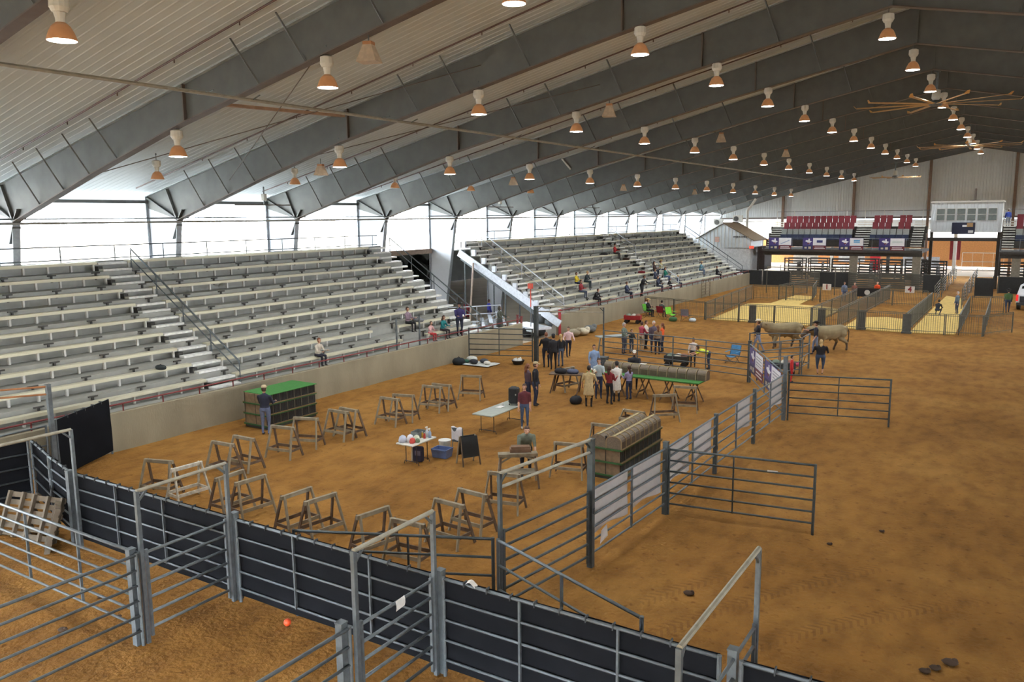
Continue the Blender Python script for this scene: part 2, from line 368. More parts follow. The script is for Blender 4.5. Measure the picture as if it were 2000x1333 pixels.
# ================================================================ bleachers
ROWX = lambda i: -26.5-.84*i
ROWZ = lambda i: 1.69+.55*i
NROW = 9
_brk = MB(); _brk.box((-.12, 0, -.17), (.10, .07, .34)); BRK = _brk.mesh('seat_bracket', WHITEP)
_tb = MB(); _tb.box((.02, 0, -.02), (.05, .34, .05)); _tb.box((0, 0, -.16), (.05, .07, .28)); TB = _tb.mesh('riser_bracket', DARKB)
def bleacher(y0, y1, aisles, label, cut=None, low=None):
    """rows of seat planks, foot boards and riser sheets; aisles: list of (ya, yb) step aisles"""
    t = thing('bleacher', label, 'bleachers', (-26.5, y0, 0))
    cuts = sorted(aisles); O = Vector((-26.5, y0, 0))
    for i in range(NROW):
        x, z = ROWX(i)+26.5, ROWZ(i); segs = []; a = y0
        for (ya, yb) in cuts: segs.append((a, ya)); a = yb
        segs.append((a, y1))
        if low: segs = low(i, segs)
        for (a, b) in segs:
            if b-a < .3: continue
            a -= y0; b -= y0
            m = MB(); m.span((x-.28, a, z-.05), (x, b, z)); m.span((x-.012, a, z-.115), (x+.012, b, z-.005)); m.obj('seat_plank', ALU, t)
        fa, fb = 0, y1-y0
        m = MB(); m.span((x-.42, fa, z-.45), (x+.42, fb, z-.41)); m.obj('foot_board', RISER, t)
        for q in range(2):
            m = MB(); z0 = z-.42-.55 if i == 0 else ROWZ(i-1)-.42
            if i == 0: z0 = z-.42-.5
            h = (z-.42-z0)/2
            m.span((x+.40-.02*q, fa, z0+q*h-.02), (x+.42-.02*q, fb, z0+(q+1)*h+.01)); m.obj('riser_sheet', RISER, t)
        for (a, b) in segs:
            n = max(1, int((b-a)/.95))
            for j in range(n+1):
                if b-a < .3: continue
                y = a-y0+.1+(b-a-.2)*j/n
                if (y1-y0) > 30 and j % 2 and y0 > 40: continue
                place('seat_bracket', BRK, t, (x, y, z-.045))
        n = int((y1-y0)/1.83)
        for j in range(n):
            place('riser_bracket', TB, t, (x+.44, .6+1.83*j+(i % 3)*.3, z-.42))
    m = MB(); m.span((ROWX(8)+26.5-.46, 0, ROWZ(8)-.45), (ROWX(8)+26.5-.43, y1-y0, ROWZ(8)+.02)); m.obj('back_sheet', RISER, t)
    # back rail
    m = MB()
    for h in (.5, 1.05): m.tube((ROWX(9)+26.6, 0, ROWZ(8)+h-.4), (ROWX(9)+26.6, y1-y0, ROWZ(8)+h-.4), .03, n=6)
    m.obj('back_rail', GALV, t)
    for j in range(int((y1-y0)/2.4)+1):
        m = MB(); m.tube((ROWX(9)+26.6, j*2.4, ROWZ(8)-.5), (ROWX(9)+26.6, j*2.4, ROWZ(8)+.65), .028, n=6); m.obj('back_post', GALV, t)
    # sloping stringers below
    for j in range(int((y1-y0)/3.66)+2):
        yy = min(j*3.66, y1-y0-.05)+.02
        m = MB(); m.bar((.2, yy, .55), (ROWX(8)+26.1, yy, ROWZ(8)-1.15), .06, .25); m.bar((ROWX(8)+26.4, yy, ROWZ(8)-.6), (ROWX(8)+26.4, yy, 0), .08, .08); m.bar((ROWX(4)+26.4, yy, ROWZ(4)-.7), (ROWX(4)+26.4, yy, 0), .08, .08); m.obj('stringer', GALV, t)
    for (ya, yb) in aisles:
        for i in range(NROW):
            x, z = ROWX(i)+26.5, ROWZ(i)
            for h, dx in ((-.16, .2), (.1, -.14)):
                m = MB(); m.box((x+dx, (ya+yb)/2-y0, z+h-.2), (.34, yb-ya-.1, .09)); m.obj('aisle_step', S('step_alu', 236, 235, 228, rough=.4), t)
            m = MB(); m.box((x-.1, ya-y0+.12, z-.3), (.3, .2, .2)); m.obj('step_block', DARKB, t)
    return t
def handrail(t, yl, i0, i1, two=True, mtl=None, h=.95):
    """sloping hand rail with posts from row i0 up to row i1, at bleacher-local y"""
    p0 = Vector((ROWX(i0)+26.5+.2, yl, ROWZ(i0)-.45)); p1 = Vector((ROWX(i1)+26.5+.2, yl, ROWZ(i1)-.45)); U = Vector((0, 0, 1))
    m = MB(); m.path([p0+U*.1, p0+U*h, p1+U*h, p1+U*.1], .04, n=6)
    if two: m.tube(p0+U*h*.55, p1+U*h*.55, .025, n=6)
    m.obj('hand_rail', mtl or GALV, t)
    for q in range(1, i1-i0):
        if q % 2: continue
        p = p0+(p1-p0)*q/(i1-i0); m = MB(); m.tube(p, p+U*h, .025, n=6); m.obj('rail_post', mtl or GALV, t)
def lowcut(i, segs):
    out = []
    for a, b in segs:
        if i == 0 and a < 31 < b: out += [(a, 31.5), (33.6, b)]
        elif i == 1 and a < 31 < b: out += [(a, 30.2), (32.2, b)]
        else: out.append((a, b))
    return out
BL1 = bleacher(9.0, 38.2, [(19.7, 21.1), (36.6, 38.2)], 'nearer bank of aluminium bleachers with a stepped aisle on the left', low=lowcut)
for r in range(0, 8, 2): handrail(BL1, 21.15-9, r, min(8, r+2))
handrail(BL1, 38.3-9, 0, 8)
for yl in (30.4-9, 32.2-9):
    m = MB(); m.tube((.55, yl, .8), (.55, yl, 2.9), .05, n=6); m.obj('corner_post', GALV, BL1)
def lowcut2(i, segs):
    out = []
    for a, b in segs:
        if i == 0: out += [(a, 57.2), (60.6, b)] if a < 58 < b else [(a, b)]
        else: out.append((a, b))
    return out
BL2 = bleacher(46.6, 89.4, [(46.6, 48.2), (68.4, 69.8), (88.0, 89.4)], 'farther bank of aluminium bleachers with spectators', low=lowcut2)
WRAIL = S('white_rail', 196, 200, 206, rough=.4, metal=.3)
handrail(BL2, 1.7, 0, 8, mtl=WRAIL, h=1.1); handrail(BL2, 69.9-46.6, 0, 3, mtl=WRAIL); handrail(BL2, 69.9-46.6, 5, 8, mtl=WRAIL); handrail(BL2, 89.5-46.6, 0, 8)
m = MB(); m.bar((.9, -.12, .75), (ROWX(8)+26.0, -.12, ROWZ(8)-.75), .12, .5); m.obj('end_stringer', S('pale_galv', 200, 205, 212, rough=.4, metal=.3), BL2)
for i in range(NROW):
    m = MB(); m.box((ROWX(i)+26.4, -.05, ROWZ(i)-.2), (.3, .2, .4)); m.obj('end_block', S('pale_galv', 200, 205, 212, rough=.4, metal=.3), BL2)
m = MB(); m.tube((ROWX(7)+26.5, -.3, ROWZ(7)-.9), (ROWX(5)+26.0, -2.6, .0), .06, n=6); m.obj('diagonal_prop', S('prop_rust', 196, 176, 160, rough=.5), BL2)
# ================================================================ high-bay lamps
COPPER = S('lamp_reflector', 178, 126, 84, rough=.4, var=.08, emit=.22)  # emission stands in for bulb light glowing through the shade, unlit lamps too
LENS = mat('lamp_lens', (1, .97, .9), rough=.3, emit=14, var=.01)
LOFF = S('lamp_lens_off', 220, 215, 205, rough=.3)
def lamp_proto():
    P_ = {}
    m = MB(); m.tube((0, 0, .88), (0, 0, 1.15), .015, n=5); m.ball((0, 0, 1.15), .04, 6, 4); P_['hook'] = m.mesh('hook', GALV)
    m = MB(); m.lathe([(.1, .88), (.19, .84), (.2, .66), (.15, .57), (.06, .55)], n=12); P_['ballast'] = m.mesh('ballast', WHITEP)
    m = MB(); m.lathe([(.09, .33), (.095, .44), (.12, .56)], n=12); P_['neck'] = m.mesh('neck', WHITEP)
    m = MB(); m.lathe([(.30, 0), (.297, .03), (.25, .16), (.19, .28), (.1, .36), (.095, .35), (.18, .27), (.24, .15), (.285, .03)], n=16)
    P_['reflector'] = m.mesh('reflector', COPPER, smooth=True)
    m = MB(); m.lathe([(.02, -.025), (.15, -.02), (.285, .0), (.285, .025), (.02, .03)], n=16); P_['lens'] = m.mesh('lens', LENS, smooth=True)
    P_['off'] = m.mesh('lens', LOFF, smooth=True)
    ld = bpy.data.lights.new('lamp_light', 'SPOT'); ld.energy = LAMP_W; ld.spot_size = math.radians(140); ld.spot_blend = .6; ld.shadow_soft_size = .28; ld.color = (.95, 1, 1.05)
    P_['light'] = ld; return P_
LP = lamp_proto()
def lamp(x, y, z, label, on=True, s=1.0):
    t = thing('high_bay_lamp', label, 'lamp', (x, y, z), group='high-bay lamps'); t.scale = (s, s, s)
    for n in ('hook', 'ballast', 'neck', 'reflector'): place(n, LP[n], t)
    place('lens', LP['lens'] if on else LP['off'], t)
    if on:
        o = place('bulb', LP['light'], t, (0, 0, -.06))
ROWS = [(-24.2, 9.9, 'third row from the ridge'), (-17.2, 11.5, 'second row from the ridge'), (-10.9, 12.9, 'row beside the ridge'), (-4.7, 14.1, 'row along the ridge')]
ROWN = {-24.2: 'lowest long row', -17.2: 'middle long row', -10.9: 'upper long row', -4.7: 'ridge row'}
for x, z, nm in ROWS:
    for i, k in enumerate(range(-1, 12)):
        if x == -4.7 and k < 0: continue
        lamp(x, fy(k), z-(.15 if x == -4.7 else 0), 'copper-shaded high-bay lamp, %s of the %s counted from the near end' % (ORD[i], ROWN[x]))
for i, k in enumerate(range(-1, 5)):
    lamp(-31.0, fy(k)+3.85, 9.5, 'unlit copper lamp hanging close to the eave, %s from the near end' % ORD[i], on=False, s=.9)
for i, k in enumerate(range(4, 12)): lamp(2*XR+10.9, fy(k), 12.9, 'added unseen lamp right of the ridge brightening the far half, %s from near end' % ORD[i])  # unseen lamps, added to brighten the far wall
# ================================================================ ceiling fans, speakers, small fittings
TAN = S('fan_blade', 178, 140, 92, rough=.5, metal=.2)
def fan(x, y, zhub, ztop, R, label, rot=.2, n=10):
    t = thing('ceiling_fan', label, 'fan', (x, y, zhub), rot)
    m = MB(); m.tube((0, 0, .25), (0, 0, ztop-zhub), .06, n=8); m.box((0, 0, ztop-zhub-.05), (.3, .3, .1)); m.obj('down_rod', GALV, t)
    m = MB(); m.lathe([(.12, .75), (.2, .72), (.22, .3), (.16, .22)], n=12); m.obj('motor', WHITEP, t, smooth=True)
    m = MB(); m.lathe([(.05, -.12), (.28, -.1), (.36, .0), (.3, .14), (.1, .2)], n=14); m.obj('hub', GALV, t, smooth=True)
    b = MB(); b.box((R/2+.15, 0, 0), (R-.3, .17, .035), Matrix.Rotation(.14, 3, 'X')); bm_ = b.mesh('blade', TAN)
    w = MB(); w.prism([(R-.02, -.12, -.03), (R+.1, -.02, .1), (R+.14, .1, .12), (R+.02, .12, -.02)], (.04, 0, .02)); wm = w.mesh('winglet', S('winglet', 200, 150, 84, rough=.5))
    for i in range(n):
        o = place('blade', bm_, t, (0, 0, 0), (0, 0, i*2*PI/n)); place('winglet', wm, o)
fan(XR, 50.0, 13.55, 15.3, 3.9, 'large ten-blade ceiling fan hanging from the ridge, nearer one', .12)
fan(XR, 79.5, 13.3, 15.3, 3.9, 'large ten-blade ceiling fan hanging from the ridge, farther one', .33)
fan(-12.9, 101.3, 11.75, 13.4, 2.6, 'small faint ceiling fan near the far gable wall', .4, 8)
def speaker(x, y, z, label, s=1.0):
    t = thing('horn_speaker', label, 'speaker', (x, y, z), PI*.1, 'horn speakers under the rafters'); t.scale = (s*.85, s*.85, s*.85)
    h = .22; H = .34
    m = MB(); m.add([(-.15, -.15, H), (.15, -.15, H), (.15, .15, H), (-.15, .15, H), (-.34, -.3, -.2), (.34, -.3, -.2), (.34, .3, -.2), (-.34, .3, -.2)], [(0, 1, 2, 3), (7, 6, 5, 4), (0, 4, 5, 1), (1, 5, 6, 2), (2, 6, 7, 3), (3, 7, 4, 0)])
    m.obj('horn', S('speaker_shell', 190, 170, 148, rough=.6), t)
    m = MB(); m.box((0, 0, .38), (.3, .3, .12)); m.obj('driver', S('speaker_brown', 170, 118, 78, rough=.6), t)
    m = MB(); m.tube((0, 0, .42), (0, 0, .75), .025, n=6); m.obj('bracket', GALV, t)
for i, (k, s) in enumerate([(0, 1), (2, 1), (4, 1), (6, 1)]): speaker(-15.6, fy(k), 12.2, 'boxy horn speaker under the upper rafter, %s from the near end' % ORD[i], s)
for i, k in enumerate((1, 3, 5, 7)): speaker(-25.3, fy(k), 9.75, 'boxy horn speaker low on the rafter above the bleachers, %s from the near end' % ORD[i], .85)
t = thing('tube_light', 'white fluorescent tube hanging tilted below the rafters', 'lamp', onY(1106, 320, fy(4)))
m = MB(); m.bar((-.35, 0, .38), (.35, 0, -.38), .16, .1); m.obj('housing', WHITEP, t)
m = MB(); m.tube((-.33, 0, .33), (.33, 0, -.36), .03, n=6); m.obj('tube', S('tube_white', 235, 232, 225), t)
# basketball-style heater frames hanging near the eaves
for i, k in enumerate((2, 5, 7)):
    t = thing('heater_frame', 'small bracket frame with wiring hanging under the eave, %s along the wall' % ORD[i], 'bracket', (-34.2, fy(k)-3.0, 8.0))
    m = MB(); m.tube((0, -1.9, .55), (0, 1.9, .55), .03, n=6); m.obj('cross_bar', RUSTY, t)
    m = MB(); m.tube((0, 0, .55), (0, 0, 1.5), .04, n=6); m.obj('drop_rod', GALV, t)
    m = MB(); m.box((0, 0, .95), (.2, .2, .35)); m.obj('junction_box', WHITEP, t)
# strut between two rafters (orange-tinted in the picture) and tension rods
m = MB(); m.bar((-23.9, fy(0)+.2, 11.7), (-23.7, fy(1)-.2, 11.9), .2, .1); tag(m.obj('roof_strut', S('strut_primer', 160, 128, 104, rough=.6)), 'brown strut tying the first two rafters together', 'strut', kind='structure')
for i, (k, a, b) in enumerate([(0, (-31, 9.3), (-17, 13.2)), (0, (-17, 13.0), (-31, 9.6)), (1, (-30, 9.9), (-16, 13.4))]):
    m = MB(); m.tube((a[0], fy(k)+.1, a[1]), (b[0], fy(k+1)-.1, b[1]), .018, n=5); tag(m.obj('brace_rod', RUSTY), 'thin diagonal roof brace rod, %s from the near end' % ORD[i], 'rod', kind='structure')
# ================================================================ livestock panels and gates
SCREEN = S('black_windscreen', 26, 27, 30, rough=1, spec=.08, var=.12, scale=1.5, bump=.1, bscale=6)
BANW = S('banner_back', 190, 183, 178, rough=.6, var=.03)
V2 = lambda x, y: Vector((x, y, 0))
def panel(a, b, label, h=1.8, n=6, ups=(.5,), z0=.3, screen=0, r=.025, mtl=None, name='livestock_panel', post=.035, foot=True, cat='panel', group='livestock panels', sq=0):
    """steel tube panel from a to b: end posts, uprights, n rails, optional windscreen on the far side (screen=+1/-1)"""
    a, b = Vector((a[0], a[1], 0)), Vector((b[0], b[1], 0)); d = b-a; L = d.length; rz = math.atan2(d.y, d.x); mtl = mtl or GALV
    t = thing(name, label, cat, a, rz, group)
    for i in range(n):
        z = z0+(h-.03-z0)*i/(n-1); m = MB(); m.tube((0, 0, z), (L, 0, z), r if i < n-1 else r*1.15, n=6); m.obj('rail', mtl, t, smooth=True)
    for x in (0, L):
        m = MB()
        if sq: m.box((x, 0, h/2), (sq, sq, h))
        else: m.tube((x, 0, 0), (x, 0, h), post, n=7)
        m.obj('end_post', mtl, t)
    for u in ups:
        m = MB(); m.bar((u*L, -.012, z0-.02), (u*L, -.012, h-.02), .05, .035, (1, 0, 0)); m.obj('upright', mtl, t)
    if screen:
        m = MB(); nx = max(6, int(L/.35))
        m.grid(lambda s, q: (s*L, screen*(.035+.01*math.sin(s*L*3.1+q*5)), .12+q*(h-.1-.02)), nx, 6)
        v = m.v[:]; k = len(v); m.add([(p[0], p[1]+screen*.008, p[2]) for p in v], [tuple(reversed(f)) for f in m.f[:]])
        sc = m.obj('windscreen', SCREEN, t)
        q = MB(); q.box((0, 0, 0), (.02, .1, .1)); me = TIES.setdefault('tie', q.mesh('tie', S('tie_strap', 60, 64, 66)))
        for i in range(1, int(L/.45)): place('tie', me, sc, (i*.45, screen*.01, h-.02))
    return t
TIES = {}
def post(x, y, h, label, s=.1, mtl=None, braces=False):
    m = MB(); m.box((0, 0, h/2), (s, s, h)); m.box((0, 0, h+.012), (s*1.1, s*1.1, .024)); m.box((s*.55, 0, h*.45), (.03, .06, .12)); o = m.obj('fence_post', mtl or GALV); o.location = (x, y, 0); return tag(o, label, 'post', 'fence posts')
def arch_gate(a, b, label, h=1.8, top=2.95, n=6, mtl=None, two=0, tagpaper=False, r=.028, gate=True):
    """walk-through frame: two tall posts, a cross tube, small corner gussets and the panel inside"""
    a, b = Vector((a[0], a[1], 0)), Vector((b[0], b[1], 0)); d = b-a; L = d.length; mtl = mtl or GALV
    t = thing('arch_gate', label, 'gate', a, math.atan2(d.y, d.x), 'overhead gate frames')
    for x in (0, L):
        m = MB(); m.box((x, 0, top/2), (.07, .07, top)); m.obj('tall_post', mtl, t)
    m = MB(); m.tube((0, 0, top), (L, 0, top), .038, n=8); m.obj('cross_tube', S('worn_tube', 158, 152, 134, rough=.5, metal=.2, var=.15), t)
    for i in range(two):
        m = MB(); m.tube((0, 0, top-.28), (L, 0, top-.28), .034, n=8); m.obj('cross_tube', MATS['worn_tube'], t)
    for x, s in ((0, 1), (L, -1)):
        m = MB(); m.bar((x, 0, top-.22), (x+s*.2, 0, top-.03), .03, .04); m.obj('gusset', mtl, t)
    if gate:
        for i in range(n):
            z = .28+(h-.33)*i/(n-1); m = MB(); m.tube((.09, 0, z), (L-.09, 0, z), r, n=6); m.obj('rail', mtl, t, smooth=True)
        for x in (.1, L-.1):
            m = MB(); m.box((x, 0, h/2+.06), (.05, .05, h-.1)); m.obj('gate_stile', mtl, t)
    if tagpaper:
        m = MB(); m.grid(lambda s, q: (.85+.22*s, -.04-.02*math.sin(q*3), 1.8-.17*q+.02*s), 4, 3); m.obj('paper_tag', S('paper', 226, 222, 214, rough=.8), t)
    return t
# ---- the black-screened alley fence in the foreground
AY = 10.25
panel((-19.0, AY), (-13.45, AY), 'black-screened panel between the left corner cluster and the second gate frame', screen=1, ups=(.3, .62), n=5)
panel((-13.15, AY), (-8.15, AY), 'black-screened panel between the two nearer gate frames, orange ball at its foot', screen=1, ups=(.33, .72), n=5)
panel((-7.9, AY), (-3.15, AY), 'black-screened panel in the bottom middle, right of the papered gate', screen=1, ups=(.32, .68), n=5)
panel((-2.85, AY+.02), (1.6, AY+.05), 'black-screened panel leaving the picture at the bottom right', screen=1, ups=(.4, .8), n=5)
panel((-23.0, 11.3), (-21.1, 10.75), 'black-screened panel slanting behind the leaning pallets', screen=1, ups=(), n=5)
panel((-21.05, 10.72), (-19.1, AY), 'short black-screened panel with doubled rails left of the corner cluster', screen=1, ups=(.1,), n=6)
panel((-23.1, 11.25), (-23.6, 8.5), 'black-screened panel entering from the left picture edge', screen=-1, ups=(), n=5)
arch_gate((-13.3, 8.25), (-13.3, AY-.05), 'tall pipe gate frame over the rails at lower left')
arch_gate((-8.05, 8.3), (-8.05, AY-.05), 'tall pipe gate frame with a paper tag on its top rail', tagpaper=True)
arch_gate((-2.98, 8.2), (-2.98, AY+1.2), 'tall pipe gate frame at the bottom right corner')
panel((-13.3, 8.15), (-13.35, 3.4), 'six-rail panel running to the lower left picture corner', ups=(.55,))
panel((-13.4, 8.2), (-18.9, 8.25), 'six-rail panel crossing behind the lower left pen', ups=(.36, .72))
panel((-8.1, 8.2), (-8.15, 3.6), 'six-rail panel entering from the bottom edge beside the papered gate', ups=(.5,))
arch_gate((-18.7, 10.1), (-18.7, 7.2), 'pipe frame above the leaning pallets at the left edge', gate=False)
for i, (x, y) in enumerate([(-19.05, AY-.1), (-13.3, AY+.08), (-8.02, AY+.08), (-3.0, AY+.14), (-13.42, 8.12), (-8.18, 8.12)]):
    post(x, y, 1.86, 'grey chained double post, %s along the alley fence' % ORD[i], s=.13)
# far left pens by the wall
panel((XW+.15, 15.15), (-24.3, 12.7), 'dark screened gate leaning on the end of the concrete wall', screen=1, ups=(), n=6, h=1.9)
for i, (x, y, l) in enumerate([(-24.25, 12.55, 'tall grey post at the left holding two rusty rails'), (-25.1, 11.3, 'tall grey post at the far left of the rusty rails')]):
    post(x, y, 3.0, l, s=.12)
t = thing('rusty_header', 'two thin rusty rails between tall posts at the left', 'rail', (-24.25, 12.55, 0))
for z in (2.95, 2.72):
    m = MB(); m.tube((0, 0, z), (-.85, -1.25, z), .03, n=6); m.obj('rusty_rail', S('rust', 150, 100, 62, rough=.8), t)
panel((-24.3, 12.4), (-24.2, 9.0), 'grey rail panel behind the far left pens', ups=(.5,), n=6)
# ---- gates swung into the arena
panel((-8.12, 12.1), (-11.7, 10.45), 'swung gate with dark rails just behind the black fence', ups=(.42,), n=5, mtl=GALVD, name='swing_gate', cat='gate', group='swing gates')
panel((-8.0, 12.1), (-4.5, 10.72), 'swung gate slanting down to the right behind the black fence', ups=(.5,), n=4, name='swing_gate', cat='gate', group='swing gates')
# ---- tall frame T1-T2 and the fence line with white banners
arch_gate((-8.18, 12.45), (-7.74, 15.45), 'tall gate frame with two worn cross tubes in front of the cage stack', two=1, top=2.95, mtl=GALVD)
FL = [(-7.74, 15.5), (-7.53, 19.35), (-7.5, 23.35), (-7.42, 27.2), (-7.36, 31.0)]
LN = ['nearest the cage stack', 'second from the cage stack', 'third from the cage stack', 'ending at the tall post']
for i in range(4): panel(FL[i], FL[i+1], 'six-rail panel of the bannered fence, '+LN[i], ups=(.5,), mtl=GALV, h=1.82)
post(-7.74, 15.46, 2.95, 'tall square post at the near end of the bannered fence', s=.13, mtl=GALVD)
post(-7.53, 19.38, 1.95, 'dark post where the nearer cross gate joins the bannered fence', s=.13, mtl=GALVD)
post(-7.5, 23.35, 1.85, 'dark post midway along the bannered fence', s=.11, mtl=GALVD)
post(-7.42, 27.2, 1.9, 'dark post third along the bannered fence', s=.11, mtl=GALVD)
post(-7.34, 31.0, 2.45, 'tall post at the corner of the bannered fence', s=.14)
panel((-7.45, 19.4), (-3.9, 19.88), 'free-standing six-rail gate standing out into the open dirt, nearer one', ups=(.46,), mtl=GALVD, name='swing_gate', cat='gate', group='swing gates')
panel((-7.2, 31.05), (-3.77, 31.85), 'free-standing six-rail gate standing out into the open dirt, farther one', ups=(.5,), mtl=GALVD, name='swing_gate', cat='gate', group='swing gates')
m = MB(); m.grid(lambda s, q: (-5.0+.25*s, 19.7+.03*s, 1.53-.04*q+.02*s*q), 3, 2); tag(m.obj('paper_scrap', S('paper', 226, 222, 214)), 'scrap of white paper caught on the nearer free-standing gate', 'paper')
def white_banner(i, s0, s1, label, drop=1.0, sag=.0):
    """cloth on the arena side of the fence panel i, from s0 to s1 of its length"""
    a, b = Vector((*FL[i], 0)), Vector((*FL[i+1], 0)); p = a+(b-a)*s0; L = (b-a).length*(s1-s0); d = (b-a)
    m = MB(); nx = 10
    m.grid(lambda s, q: (s*L, .045+.018*math.sin(s*7+q*4)*q, 1.76-drop*q*(1-.05*math.sin(s*5))-sag*s*q*(1 if i else 1)), nx, 8)
    v = m.v[:]; m.add([(x, y+.006, z) for x, y, z in v], [tuple(reversed(f)) for f in m.f[:]])
    o = m.obj('white_banner', BANW, None, smooth=True); o.location = p; o.rotation_euler = (0, 0, math.atan2(d.y, d.x)); return tag(o, label, 'banner', 'white banner backs')
white_banner(0, .05, .47, 'white banner back with a drooping corner, nearest on the fence', 1.05)
white_banner(0, .53, .95, 'white banner back beside the dark post, second nearest on the fence', 1.05)
white_banner(1, .04, .46, 'wrinkled white banner back just past the cross gate', 1.02)
white_banner(1, .53, .93, 'white banner back fourth along the fence', .98)
white_banner(2, .51, .9, 'square white banner back in the middle fence panel', .98)
white_banner(3, .52, .95, 'white banner back beside the tall corner post', 1.0)
# drooping corner
m = MB(); m.grid(lambda s, q: (-7.62+.02*q, 15.75+.3*s-.1*q*(1-s), .78-.28*q+.06*s), 4, 4); tag(m.obj('banner_corner', BANW), 'loose white corner hanging below the nearest banner', 'banner')
# purple sponsor banners between the tall corner post and the next
PURP = S('banner_purple', 66, 52, 112, rough=.5); MARO = S('banner_maroon', 100, 34, 40, rough=.5); BWH = S('banner_white', 222, 222, 222, rough=.4, var=.03); NAVY = S('banner_navy', 40, 42, 84, rough=.5)
def sponsor_banner(w, h, label, loc, rz, tilt=0, art=0, group='sponsor banners'):
    t = thing('sponsor_banner', label, 'banner', loc, rz, group)
    m = MB(); m.span((0, 0, 0), (w, .012, h)); m.obj('cloth', PURP, t)
    def q(n, x0, x1, z0, z1, mt, d=-.004):
        b = MB(); b.span((x0*w, d, z0*h), (x1*w, d+.003, z1*h)); return b.obj(n, mt, t)
    q('white_field', .44, .99, .38, .98, BWH); q('maroon_field', .44, .99, .02, .36, MARO); q('navy_field', .01, .43, .02, .36, NAVY)
    # state-shaped emblem: top block and tapering foot
    b = MB(); b.prism([(.14*w, -.006, .80*h), (.24*w, -.006, .80*h), (.24*w, -.006, .92*h), (.30*w, -.006, .92*h), (.30*w, -.006, .76*h), (.40*w, -.006, .70*h), (.33*w, -.006, .62*h), (.28*w, -.006, .46*h), (.22*w, -.006, .60*h), (.10*w, -.006, .72*h)], (0, .003, 0)); b.obj('emblem', BWH, t)
    q('emblem_red', .2, .3, .5, .6, MARO, -.007)
    for i, (x0, x1, z0, z1) in enumerate([(.52, .9, .22, .27), (.5, .95, .1, .15)]): q('text_line', x0, x1, z0, z1, BWH, -.007)
    for i, (x0, x1, z0, z1) in enumerate([(.08, .18, .12, .25), (.25, .36, .1, .28)]): q('icon', x0, x1, z0, z1, S('icon_tan', 190, 180, 150), -.007)
    if art == 0:
        for z in (.82, .72, .6, .5): q('text_line', .52, .92, z, z+.035, S('banner_grey', 150, 150, 156), -.007)
    elif art == 1:
        b = MB(); b.prism([(.5*w, -.007, .5*h), (.9*w, -.007, .82*h), (.92*w, -.007, .76*h), (.55*w, -.007, .46*h)], (0, .003, 0)); b.obj('swoosh', S('logo_grey', 150, 165, 190), t)
    elif art == 2: q('logo', .6, .85, .6, .8, S('logo_navy', 60, 66, 120), -.007)
    elif art == 3:
        for z in (.75, .62): q('logo', .6, .85, z, z+.1, S('logo_cyan', 90, 160, 205), -.007)
    else:
        for z in (.75, .65): q('text_line', .52, .92, z, z+.03, S('logo_green', 150, 170, 160), -.007)
    return t
cA, cB = Vector((-10.5, 37.4, 0)), Vector((-7.36, 31.0, 0)); cd = (cB-cA); crz = math.atan2(cd.y, cd.x)
panel(cA, cB, 'pipe panel behind the two purple sponsor banners', ups=(.5,), h=1.85)
post(-10.52, 37.45, 1.95, 'dark post at the far end of the two sponsor banners', s=.15, mtl=GALVD)
nrm = Vector((cd.y, -cd.x, 0)).normalized()
def on_panel(s): p = cA+cd*s; return p
for s, l in ((.05, 'left sponsor banner with purple, white and maroon fields on the corner panel'), (.53, 'right sponsor banner with purple, white and maroon fields on the corner panel')):
    p = on_panel(s)+nrm*.06; sponsor_banner(3.0, 1.15, l, (p.x, p.y, .62), crz)
# fence running left from there
F2 = [(-10.55, 37.45), (-14.6, 38.25), (-18.6, 38.6)]
panel(F2[0], F2[1], 'six-rail panel left of the sponsor banners, in front of the blue camp chair', ups=(.55,))
panel(F2[1], F2[2], 'six-rail panel behind the long green cage table', ups=(.5,))
arch_gate((-18.65, 38.65), (-22.1, 37.6), 'open overhead pipe frame where the black-clad group stands', gate=False, two=1, top=3.0, mtl=GALVD)
panel((-25.55, 36.0), (-22.2, 37.2), 'six-rail gate reaching from the wall to the thick frame post', ups=(.48,), mtl=GALVD, name='swing_gate', cat='gate', group='swing gates')
post(-22.05, 37.35, 3.0, 'thick dark post of the overhead frame near the bleacher gap', s=.2, mtl=GALVD)
# small pen of stored gear behind the corner post
panel((-11.6, 41.2), (-8.9, 42.4), 'rail panel crossing in front of the leading bull', ups=(.5,), n=4)
panel((-8.95, 40.6), (-8.9, 42.3), 'short rail panel beside the woman in black', ups=(), n=4)
panel((-10.3, 38.0), (-8.8, 40.4), 'rail panel of the gear pen behind the sponsor banners', ups=(.5,), n=5)
# ================================================================ sawhorses
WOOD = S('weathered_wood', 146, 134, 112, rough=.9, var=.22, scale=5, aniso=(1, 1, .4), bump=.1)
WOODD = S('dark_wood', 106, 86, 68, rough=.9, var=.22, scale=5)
WOODW = S('chipped_white', 196, 190, 174, rough=.85, var=.25, scale=9)
def saw_proto(L, H, wd, dark, label):
    t = thing('sawhorse', label, 'sawhorse')
    m = MB(); m.box((0, 0, H-.06), (L, .08, .1)); m.obj('beam', wd, t, bevel=.006)
    for sx in (-1, 1):
        for sy in (-1, 1):
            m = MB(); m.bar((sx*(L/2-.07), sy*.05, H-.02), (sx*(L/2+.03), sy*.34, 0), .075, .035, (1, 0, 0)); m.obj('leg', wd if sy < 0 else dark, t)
        m = MB(); m.bar((sx*(L/2-.0), -.26, .28), (sx*(L/2-.0), .26, .28), .03, .08); m.obj('end_brace', dark, t)
    for sy in (-1, 1):
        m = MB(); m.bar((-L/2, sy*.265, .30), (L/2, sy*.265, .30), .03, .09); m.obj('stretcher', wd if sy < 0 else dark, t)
    return t
